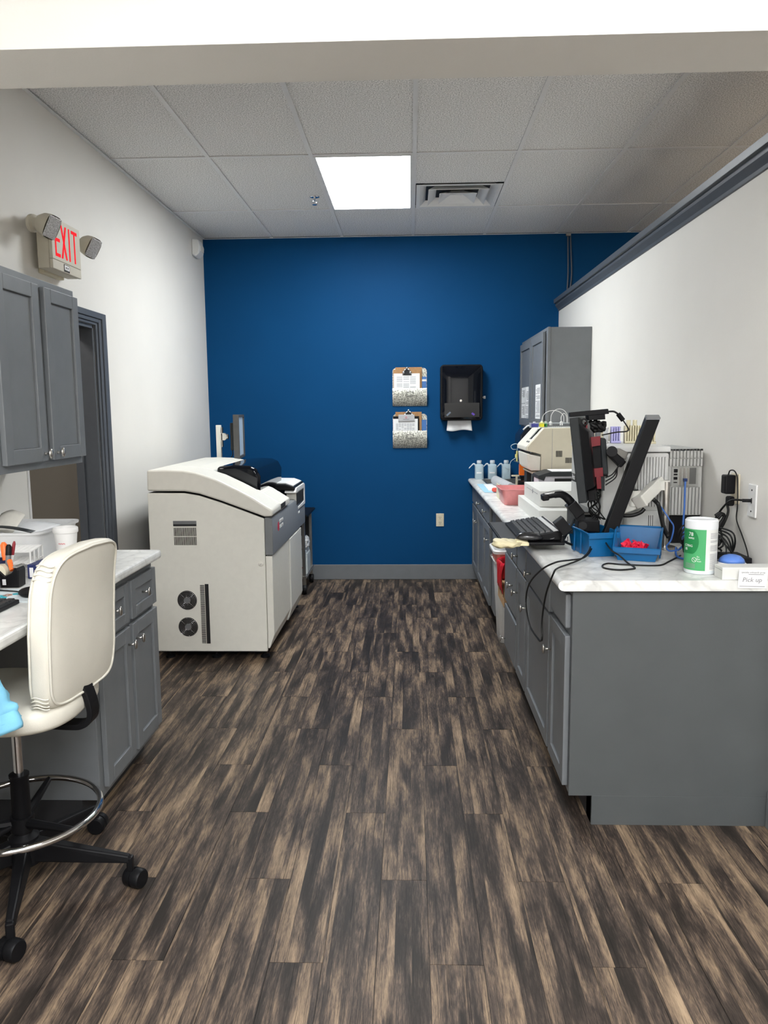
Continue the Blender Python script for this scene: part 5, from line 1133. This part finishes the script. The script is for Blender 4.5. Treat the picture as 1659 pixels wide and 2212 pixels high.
ub = thing('black_box', 'black box under the coiled cords behind the canister', 'box', (1.2, 2.97, .914)); obj('case', MB().box(1.135, 1.28, 2.885, 3.02, .914, .948), BLK, ub, bevel=.003); obj('label', MB().box(1.15, 1.21, 2.884, 2.885, .925, .945), LGREY, ub)
# loose cord on the counter + cords hanging over the edge
z_ = .9175
lc_ = thing('loose_cord', 'black cord looping on the near end of the right counter', 'cable', (.8, 2.9, .915))
cpts = [at(1300, 1156, 3.18), at(1306, 1168, 3.12), at(1320, 1188, 3.02), at(1338, 1200, 2.96), atz(1356, 1216, z_), atz(1371, 1226, z_), atz(1366, 1229, z_), atz(1335, 1231, z_), atz(1306, 1227, z_), atz(1302, 1221, z_), atz(1314, 1217, z_), atz(1340, 1219, z_), atz(1380, 1221, z_), atz(1425, 1221, z_), atz(1445, 1213, z_), atz(1470, 1200, z_)]
cable(lc_, cpts, .0034)
hc = thing('hanging_cord', 'outer black cord hanging in a loop over the cabinet doors', 'cable', (.53, 3.0, .9))
hang1 = [at(1288, 1155, 3.19), at(1284, 1172, 3.14), at(1272, 1195, 3.05), at(1258, 1206, 2.98), at(1232, 1210, 2.95), atx(1200, 1215, .52), atx(1168, 1232, .49), atx(1143, 1262, .49), atx(1136, 1300, .49), atx(1144, 1350, .49), atx(1163, 1381, .49), atx(1168, 1384, .49), atx(1171, 1378, .49), atx(1171, 1340, .49), atx(1179, 1285, .49), atx(1195, 1240, .50), atx(1204, 1228, .52), at(1230, 1218, 2.92), at(1256, 1207, 2.96), at(1272, 1190, 3.04), at(1276, 1170, 3.14), at(1268, 1148, 3.2)]
cable(hc, hang1, .0034)
cable(thing('scanner_cord', 'black cord trailing under the tray behind the blue bins', 'cable', (.7, 3.3, .93)), [at(1217, 1168, 3.22), at(1228, 1174, 3.25), at(1245, 1179, 3.28), atz(1262, 1184, .92)], .0055)
# ================================================================= WASTE BIN with red liner
wb = thing('waste_bin', 'tall slim white waste bin beside the drawers under the right counter', 'bin', (.68, 5.02, 0))
def wloop(x0, x1, ya, yb, z, r): return [(px, py, z) for px, py in rr(x0, x1, ya, yb, r, 5)]
lv = [wloop(.585, .86, 4.90, 5.10, 0, .03), wloop(.580, .87, 4.89, 5.105, .012, .03), wloop(.555, .92, 4.86, 5.13, .50, .035), wloop(.552, .925, 4.858, 5.132, .535, .035), wloop(.538, .94, 4.845, 5.145, .537, .04), wloop(.535, .945, 4.842, 5.148, .55, .04)]
def loft(mb, lv, cap=True):
    n = len(lv[0]); vs = [p for l in lv for p in l]
    mb.add(vs, [(j*n+i, j*n+(i+1) % n, (j+1)*n+(i+1) % n, (j+1)*n+i) for j in range(len(lv)-1) for i in range(n)]+([tuple(range(n))[::-1]] if cap else []))
    return mb
obj('bucket', loft(MB(), lv), WPL, wb, smooth='auto')
obj('liner_band', loft(MB(), [wloop(.549, .93, 4.855, 5.135, .545, .035), wloop(.546, .935, 4.852, 5.138, .60, .035)], False), mat('red_band', (.62, .18, .14), .6), wb)
obj('lid', loft(MB(), [wloop(.531, .95, 4.838, 5.152, .600, .04), wloop(.529, .952, 4.836, 5.154, .618, .04), wloop(.538, .94, 4.845, 5.145, .626, .036), wloop(.56, .92, 4.87, 5.12, .610, .03)], True), WPL, wb, smooth='auto')
obj('lid_panel', MB().prism([(p[0], p[1]) for p in wloop(.56, .92, 4.87, 5.12, 0, .03)], .598, .608, 'z'), mat('lid_inner', (.5, .5, .5), .3), wb)
rbx = thing('biohazard_box', 'brown cardboard box with red plastic liner hung on the cabinet side by the waste bin', 'box', (.62, 4.64, .345))
LIN = mat('red_liner', (.62, .012, .025), .3, bump=.6, bscale=40)
obj('carton', MB().box(.553, .90, 4.484, 4.80, .345, .445), mat('cardboard', (.42, .26, .13), .8), rbx, bevel=.003)
def lin(i, j):
    y = 4.515+.292*i; return (.548-.007*math.sin(i*17+j*3)*(.4+j)-.012*j*(1-j)*2, 4.49+.30*i*(1-.15*j), .425+.17*j+.012*math.sin(i*12)*j)
mb = MB().grid(lin, 22, 8)
mb.grid(lambda i, j: (.548+.30*i, 4.806+.004*math.sin(i*20+j*4), .425+.16*j+.01*math.sin(i*11)), 14, 6); 
obj('liner', mb, LIN, rbx, smooth=True, solid=.002)
# ================================================================= LEFT DESK OBJECTS
# white tub with papers
tbp = thing('storage_tub', 'white plastic tub full of papers on the left desk', 'tub', (-1.6, 3.1, .914))
TW = mat('tub_white', (.66, .66, .66), .35, var=.02)
lv = [wloop(-1.745, -1.475, 2.93, 3.27, .9145, .04), wloop(-1.775, -1.445, 2.895, 3.295, 1.040, .05), wloop(-1.778, -1.435, 2.892, 3.298, 1.042, .05), wloop(-1.778, -1.433, 2.891, 3.299, 1.052, .05), wloop(-1.768, -1.450, 2.905, 3.288, 1.051, .045), wloop(-1.74, -1.48, 2.935, 3.265, .93, .04)]
n = len(lv[0]); mb = loft(MB(), lv); mb.f.append(tuple(range(5*n, 6*n)))
obj('tub', mb, TW, tbp, smooth='auto')
def sheet(name, lab, P, m_):
    pts = [Vector(p) for p in P]
    def g_(i, j):
        a = pts[0].lerp(pts[1], i); b = pts[3].lerp(pts[2], i); q = a.lerp(b, j); q.z += .018*math.sin(i*math.pi)*(1 if lab else 1); return q
    return tag(obj(name, MB().grid(g_, 8, 6), m_, smooth=True, solid=.0012), lab, 'paper')
sheet('paper', 'white sheet lying in the white tub on the left desk', [(-1.75, 2.96, 1.02), (-1.50, 2.97, 1.028), (-1.48, 3.22, 1.034), (-1.72, 3.24, 1.03)], WPAP)
sheet('tag_card', 'curled off white tag card with punched slots standing in the tub', [(-1.69, 2.99, 1.03), (-1.58, 2.96, 1.03), (-1.55, 3.03, 1.105), (-1.67, 3.07, 1.105)], mat('off_white_card', (.62, .6, .54), .7))
sheet('tag_card', 'second curled card left of the punched one in the tub', [(-1.76, 2.97, 1.03), (-1.70, 2.94, 1.03), (-1.68, 2.99, 1.088), (-1.745, 3.04, 1.09)], WPAP)
sheet('folder_sheet', 'dark grey folder edge lying across the near rim of the tub', [(-1.74, 2.905, 1.056), (-1.46, 2.885, 1.054), (-1.46, 2.925, 1.056), (-1.74, 2.95, 1.058)], DGREY)
# foam cup
cc = (-1.358, 2.96, .9145)
cu = thing('foam_cup', 'white foam cup with red print on the left desk', 'cup', cc)
obj('cup', MB().lathe([(.030, 0), (.0315, .003), (.043, .128), (.0465, .130), (.0475, .135), (.047, .148), (.0445, .151), (.0425, .147), (.029, .008)], cc, 36), mat('foam_white', (.74, .73, .71), .7, var=.02, bump=.2, bscale=250), cu, smooth='auto')
mb = MB(); fa = math.atan2(-2.96, 1.358)
for zz, w_ in ((.088, .55), (.045, .4)):
    R_ = .0318+.0115*zz/.125+.0008
    for k in range(9):
        a = fa-.75+w_*k/9*1.2; mb.add([(cc[0]+(R_)*math.cos(a+da), cc[1]+(R_)*math.sin(a+da), cc[2]+zz+dz+.003*math.sin(k*2.1)*.3) for da, dz in ((0, 0), (.05, 0), (.05, .004), (0, .004))], [(0, 1, 2, 3)])
obj('print', mb, mat('cup_red_print', (.6, .1, .12), .7), cu)
# wire test tube rack
tr = thing('wire_rack', 'white wire test tube rack on the left desk', 'rack', (-1.45, 2.78, .914))
WR = mat('wire_white', (.70, .69, .67), .4)
a0 = Vector((-1.505, 2.72, 0)); 
RX, RY_ = Vector((.115, .012, 0)), Vector((-.03, .155, 0))
def rk_(i, j, z): return a0+RX*i+RY_*j+Vector((0, 0, z))
mb = MB()
for zz in (.918, .962, 1.006):
    for i in range(7): mb.tube([rk_(i/6, 0, zz), rk_(i/6, 1, zz)], .0022, 5)
    for j in range(13): mb.tube([rk_(0, j/12, zz), rk_(1, j/12, zz)], .0022, 5)
obj('shelf_grid', mb, WR, tr)
for i in (0, 1):
    for j in (0, .33, .66, 1): obj('upright', MB().tube([rk_(i, j, .9155), rk_(i, j, 1.007)], .0036, 6), WR, tr)
# blue-white boxes inside/near rack
for k in range(2):
    t = thing('blood_tube_box', '%s small dark blue and white kit box beside the wire rack' % ('nearer' if k == 0 else 'farther'), 'box', (-1.37, 2.735+.065*k, .914))
    obj('case', MB().box(-1.388, -1.350, 2.70+.062*k, 2.755+.062*k, .914, .966), mat('navy_box', (.02, .03, .12), .5), t, bevel=.002)
    obj('label', MB().box(-1.3495, -1.3485, 2.712+.062*k, 2.74+.062*k, .92, .958), INKW, t)
    obj('label', MB().box(-1.380, -1.366, 2.699+.062*k, 2.7+.062*k, .92, .955), INKW, t)
# pen cup w/ pens
pc = thing('pen_holder', 'dark blue pen holder on the left desk', 'holder', (-1.47, 2.62, .914))
obj('cup', MB().lathe([(.036, 0), (.038, .09), (.035, .09), (.033, .006)], (at(12, 1230, 2.62).x-.012, 2.61, .914), 24), mat('navy_plastic', (.008, .012, .05), .3), pc, smooth='auto')
def pen(name, lab, b, t, r, m_, capm=None, caplen=.3):
    b, t = Vector(b), Vector(t); o = thing(name, lab, 'pen', b); q = b.lerp(t, 1-caplen)
    obj('barrel', MB().tube([b, q], r, 10), m_, o, smooth='auto'); obj('cap', MB().tube([q, q.lerp(t, .8), t], [r*1.12, r*1.1, r*.5], 10), capm or m_, o, smooth='auto')
ORG_ = mat('neon_orange', (.95, .16, .02), .4, emit=(1, .15, .02), estr=.0)
def penp(u, v, y, z=.92): q = at(u, v, y); return (q.x, y, q.z)
pen('highlighter', 'orange highlighter standing in the pen holder', penp(16, 1232, 2.60), penp(7, 1171, 2.61), .0105, ORG_, ORG_, .5)
pen('marker', 'black marker standing right of the orange highlighter', penp(17, 1232, 2.585), penp(19, 1176, 2.60), .009, LGREY, BLK, .42)
pen('ballpoint', 'white and dark red ballpoint pen in the pen holder', penp(23, 1228, 2.61), penp(31, 1169, 2.62), .005, WPL, mat('dark_red', (.25, .01, .02), .4), .5)
pen('highlighter', 'small orange marker leaning in front of the wire rack', penp(26, 1232, 2.56), penp(20, 1209, 2.58), .008, ORG_, ORG_, .4)
# stapler + tape
tp = thing('tape_dispenser', 'black tape dispenser on the left desk', 'tape dispenser', (-1.40, 2.585, .914))
obj('body', MB().prism([(-1.435, .916), (-1.345, .916), (-1.342, .975), (-1.352, .992), (-1.366, .968), (-1.39, .955), (-1.42, .985), (-1.44, .97)], 2.55, 2.60, 'y'), BLK, tp, bevel=.003)
obj('tape_roll', MB().tube([(-1.415, 2.555, .968), (-1.415, 2.595, .968)], .026, 24), mat('tape_ivory', (.7, .65, .5), .3), tp, smooth='auto')
obj('plate', MB().box(-1.36, -1.345, 2.548, 2.602, .985, .990), METAL, tp); obj('label', MB().box(-1.40, -1.388, 2.5485, 2.5495, .925, .945), INKW, tp)
sp2 = thing('label_puncher', 'black rounded desk stapler with blue sticker at the left frame edge', 'stapler', (-1.43, 2.50, .914))
obj('body', MB().sup((-1.43, 2.49, .945), .055, .028, .030, .6, .8, None, 24, 14), mat('stapler_black', (.012, .012, .016), .25), sp2, smooth=True)
obj('sticker', MB().lathe([(.010, 0), (.010, .001)], (-1.415, 2.463, .958), 20, (.1, -1, .35)), mat('sticker_blue', (.1, .2, .7), .4), sp2)
obj('trim', MB().obox((-1.44, 2.466, .972), (1, 0, .3), (0, 1, 0), (-.3, 0, 1), .03, .008, .004), WPL, sp2, bevel=.002)
# mouse, keyboard, cards
mu2 = thing('computer_mouse', 'black mouse on the left desk behind the stool back', 'mouse', (-1.23, 2.42, .914))
obj('shell', MB().sup((-1.225, 2.42, .930), .052, .032, .019, .9, .9, lambda p: Vector((p.x, p.y, p.z if p.z > 0 else p.z*.8)), 28, 14), BLK, mu2, smooth=True)
obj('cord', MB().tube(spline([(-1.275, 2.44, .925), (-1.33, 2.48, .920), (-1.42, 2.50, .918), (-1.52, 2.48, .918)]), .0022, 6), RUB, mu2, smooth=True)
k2 = thing('keyboard', 'black keyboard at the left edge of the desk', 'keyboard', (-1.30, 2.1, .914))
obj('case', MB().box(-1.40, -1.232, 1.93, 2.335, .9145, .928), BLK, k2, bevel=.003)
for i in range(6):
    for j in range(18): keycap(k2, -1.394+i*.0262, -1.394+i*.0262+.0225, 1.94+j*.0216, 1.94+j*.0216+.0188, lambda x: .928, .006)
pd = thing('mouse_pad', 'white mouse pad with teal flower print on the left desk', 'mouse pad', (-1.33, 2.44, .914))
obj('pad', MB().prism(rr(-1.46, -1.19, 2.345, 2.53, .015), .9145, .9165, 'z'), mat('pad_white', (.62, .68, .70), .7), pd)
mb = MB()
for k, (x, y) in enumerate(((-1.352, 2.385), (-1.325, 2.40), (-1.34, 2.42), (-1.30, 2.455))):
    for q in range(5): a = q*1.256+k; mb.sup((x+.010*math.cos(a), y+.010*math.sin(a), .9168), .008, .008, .0005, 1, 1, None, 10, 4)
obj('flower_print', mb, mat('teal_print', (.03, .35, .42), .7), pd)
mb = MB()
for q in range(6): a = q*1.047; mb.sup((-1.325+.010*math.cos(a), 2.435+.012*math.sin(a), .9168), .007, .007, .0005, 1, 1, None, 10, 4)
obj('flower_print', mb, mat('brown_print', (.35, .16, .10), .7), pd)
# ================================================================= STOOL
so = Vector((-1.235, 2.262, 0))
ch = thing('drafting_stool', 'white leatherette drafting stool with chrome foot ring', 'stool', so)
ang0 = math.radians(2)
for k in range(5):
    a = ang0+math.radians(72*k-72); u_ = Vector((math.cos(a), math.sin(a), 0)); v_ = Vector((-math.sin(a), math.cos(a), 0))
    p0_ = so+u_*.03+Vector((0, 0, .135)); p1_ = so+u_*.335+Vector((0, 0, .098))
    mb = MB().add(*hexa([p0_-v_*.026-Vector((0, 0, .035)), p0_+v_*.026-Vector((0, 0, .035)), p1_+v_*.015-Vector((0, 0, .013)), p1_-v_*.015-Vector((0, 0, .013)), p0_-v_*.020+Vector((0, 0, .035)), p0_+v_*.020+Vector((0, 0, .035)), p1_+v_*.010+Vector((0, 0, .010)), p1_-v_*.010+Vector((0, 0, .010))]))
    mb.add(*hexa([p1_+v_*s1*.012+u_*s2*.010+Vector((0, 0, z)) for z in (-.045, .006) for s1, s2 in ((-1, -1), (1, -1), (1, 1), (-1, 1))]))
    lg_ = obj('leg', mb, BLK, ch, bevel=.005)
    cA = so+u_*.348+Vector((0, 0, .031)); aa = a+[.9, -.4, .3, 1.1, .5][k]; wa = Vector((math.cos(aa), math.sin(aa), 0))
    mb = MB(); mb.lathe([(.012, -.030), (.027, -.030), (.031, -.024), (.031, -.004), (.026, -.003), (.026, .003), (.031, .004), (.031, .024), (.027, .030), (.012, .030)], cA, 28, wa)
    obj('caster', mb, BLK, lg_, smooth='auto')
obj('hub', MB().lathe([(.050, .09), (.046, .175), (.034, .185), (.0285, .19), (.0275, .372), (.030, .376), (.030, .384), (.020, .386)], so, 28), BLK, ch, smooth='auto')
obj('gas_column', MB().cyl(so+Vector((0, 0, .38)), so+Vector((0, 0, .565)), .0142), CHROME, ch, smooth='auto')
obj('foot_ring', MB().tube([so+Vector((.235*math.cos(q*math.pi/32), .235*math.sin(q*math.pi/32), .255)) for q in range(64)], .0105, 12, closed=True), CHROME, ch, smooth=True)
for k in range(3):
    a = math.radians(95+120*k); obj('ring_spoke', MB().tube([so+Vector((.03*math.cos(a), .03*math.sin(a), .225)), so+Vector((.232*math.cos(a), .232*math.sin(a), .253))], [.016, .010], 8), BLK, ch)
obj('ring_clamp', MB().lathe([(.036, .20), (.036, .245)], so, 20), BLK, ch, smooth='auto')
obj('clamp_knob', MB().tube([so+Vector((-.02, -.035, .222)), so+Vector((-.055, -.085, .215))], [.007, .014], 10), BLK, ch, smooth='auto')
def seatf(p):
    r = math.hypot(p.x/.235, p.y/.215); z = p.z
    if p.z > 0: z -= .018*max(0, 1-r**2)
    z -= .022*max(0, (-p.x-.12)/.12)**2 if p.x < -.12 else 0
    return Vector((p.x, p.y, z))
obj('seat', MB().sup((so.x-.012, so.y-.005, .628), .245, .222, .050, .55, .62, seatf, 56, 24), LEATH, ch, smooth=True)
obj('seat_mechanism', MB().box(so.x-.08, so.x+.09, so.y-.05, so.y+.05, .562, .585).box(so.x+.02, so.x+.12, so.y-.035, so.y+.035, .545, .570), BLK, ch, bevel=.004)
jb = [(so.x+.05, so.y, .556), (so.x+.18, so.y, .548), (so.x+.222, so.y, .552), (so.x+.246, so.y, .575), (so.x+.246, so.y, .62), (so.x+.222, so.y, .70)]
P_ = spline(jb, 5); mb = MB(); vs = []
for i, p in enumerate(P_):
    q = P_[min(i+1, len(P_)-1)]-P_[max(i-1, 0)]; q.normalize(); nrm = Vector((q.z, 0, -q.x))
    vs += [p+nrm*.009+Vector((0, s_*.030, 0)) for s_ in (-1, 1)]+[p-nrm*.009+Vector((0, s_*.030, 0)) for s_ in (1, -1)]
N_ = len(P_); mb.add(vs, [(i*4+k, i*4+(k+1) % 4, (i+1)*4+(k+1) % 4, (i+1)*4+k) for i in range(N_-1) for k in range(4)]+[(0, 1, 2, 3), tuple(4*(N_-1)+k for k in range(4))])
obj('back_bracket', mb, BLK, ch, bevel=.004)
# backrest: local y = width, z = height, x = thickness
bc = Vector((-1.018, 2.262, .880)); hw_, hh_ = .202, .222
def backf(p):
    t_ = p.z/hh_; s_ = p.y/hw_
    x = p.x + .046*max(0, t_)**1.8 + .006*math.cos(t_*2.6) - .004
    x += -.012*(s_**2)*(1)          # wraps slightly towards the sitter
    y = p.y*(1-.055*max(0, t_)**1.5 if t_ > 0 else 1-.05*abs(t_)**3)
    z = p.z + (.022*(1-s_**2) if t_ > 0 else -.006*(1-s_**2))*abs(t_)
    return Vector((x+.018*s_, y, z))
# superellipsoid laid out so the flat faces point along x
def remap(p): return backf(Vector((p.z, p.x, p.y)))
bk = obj('backrest', MB().sup(bc, hw_, hh_, .037, .42, .24, remap, 96, 28), LEATH, ch, smooth=True)
def outline(xo, sc_):
    pts = []
    for q in range(72):
        a = 2*math.pi*q/72; e = .26; c1, s1 = math.cos(a), math.sin(a)
        y_ = math.copysign(abs(c1)**e, c1)*hw_*sc_; z_2 = math.copysign(abs(s1)**e, s1)*hh_*sc_
        pts.append(bc+backf(Vector((xo, y_, z_2))))
    return pts
obj('piping', MB().tube(outline(.0295, .955), .0042, 6, closed=True), LEATH, ch, smooth=True)
obj('piping', MB().tube(outline(-.0295, .955), .0042, 6, closed=True), LEATH, ch, smooth=True)
mb = MB()        # gathered pleats at the corners
for s1 in (-1,):
    for zc in (.92, .86, .80, .74, -.80, -.85, -.90, -.94):
        pts = []
        for q in range(7):
            xx = -.026+.052*q/6; pts.append(bc+backf(Vector((xx, -hw_*(.985-.03*abs(zc)**6)*(1-.0*q), hh_*zc+.004*math.sin(q)))))
        mb.tube(pts, .0022, 5)
tag(obj('pleats', mb, LEATH, ch, smooth=True), kind='stuff')
# blue gown sleeve at frame edge
gw = thing('blue_gown', 'light blue disposable gown sleeve lying over the near side of the stool seat', 'gown', (-1.2, 2.03, .6))
CY = mat('light_blue_cloth', (.20, .52, .72), .75, var=.08, nscale=14, bump=.5, bscale=60)
path = [Vector((-1.42, 2.05, .765)), Vector((-1.27, 2.02, .772)), Vector((-1.19, 2.00, .745)), Vector((-1.145, 1.99, .69)), Vector((-1.13, 1.985, .655))]
P_ = spline(path, 8); n = 26; vs = []
for i, p in enumerate(P_):
    t_ = (P_[min(i+1, len(P_)-1)]-P_[max(i-1, 0)]).normalized(); u_ = t_.cross(Vector((0, 1, 0))).normalized(); v_ = t_.cross(u_); r_ = .075-.018*i/len(P_)+.004*math.sin(i*1.3)
    for k in range(n):
        a = 2*math.pi*k/n; w_ = 1+.07*math.sin(3*a+i*.55)+.05*math.sin(5*a-i*.9); vs.append(p+(u_*math.cos(a)+v_*math.sin(a)*.6)*r_*w_)
mb = MB().add(vs, [(i*n+k, i*n+(k+1) % n, (i+1)*n+(k+1) % n, (i+1)*n+k) for i in range(len(P_)-1) for k in range(n)])
obj('sleeve', mb, CY, gw, smooth=True, solid=.002)
mb = MB(); e0 = P_[-1]; t_ = (P_[-1]-P_[-3]).normalized(); u_ = t_.cross(Vector((0, 1, 0))).normalized(); v_ = t_.cross(u_); vs = []
for i, (h, r_) in enumerate(((-.03, .064), (-.012, .068), (.012, .068), (.022, .064), (.020, .056), (-.02, .052))):
    for k in range(n): a = 2*math.pi*k/n; vs.append(e0+t_*h+(u_*math.cos(a)+v_*math.sin(a)*.6)*r_*(1+.03*math.sin(4*a)))
mb.add(vs, [(i*n+k, i*n+(k+1) % n, (i+1)*n+(k+1) % n, (i+1)*n+k) for i in range(5) for k in range(n)])
obj('cuff', mb, CY, gw, smooth=True)

# unseen lamp added to brighten the hallway beyond the doorway
hl = thing('ceiling_light', 'small round light added out of view to brighten the hallway behind the doorway', 'light', (-2.45, 3.5, 2.6))
obj('frame', MB().lathe([(.16, 0), (.16, -.02), (.145, -.03)], (-2.45, 3.3, 2.6), 28), GRID, hl, smooth='auto')
obj('diffuser', MB().lathe([(.14, -.031), (.11, -.045), (.02, -.05)], (-2.45, 3.3, 2.6), 28), mat('hall_fill_diffuser', (.9, .9, .9), .5, emit=(1, .93, .85), estr=85.0), hl, smooth='auto')
GR = {'ceiling_light': 'ceiling light panels', 'wall_cable': 'cables on the blue wall', 'base_cabinet': 'grey base cabinets', 'wall_cabinet': 'grey wall cabinets', 'countertop': 'marble look worktops', 'notice': 'notices on the far wall cabinet',
 'file_holder': 'galvanised wall file holders', 'clipboard': 'clipboards in the wall holders', 'folder': 'folders in the wall holders', 'paper_stack': 'sheets in the wall holders', 'wash_bottle': 'wash bottles behind the sink',
 'carton': 'white cartons on the right counter', 'reagent_bottle': 'reagent blocks in the clear rack', 'reagent_tube': 'tubing arches above the beige analyser', 'tube_rack': 'tube racks on the ribbed analyser', 'storage_bin': 'blue storage bins',
 'tag_card': 'curled cards in the white tub', 'blood_tube_box': 'kit boxes beside the wire rack', 'highlighter': 'orange markers on the left desk', 'computer_mouse': 'black computer mice', 'keyboard': 'black keyboards'}
cnt = {}
for o in list(COL.objects):
    if o.parent is None and 'label' in o.keys(): cnt.setdefault(o.name.split('.')[0], []).append(o)
for k, v in cnt.items():
    if len(v) > 1 and k in GR:
        for o in v: o['group'] = GR[k]
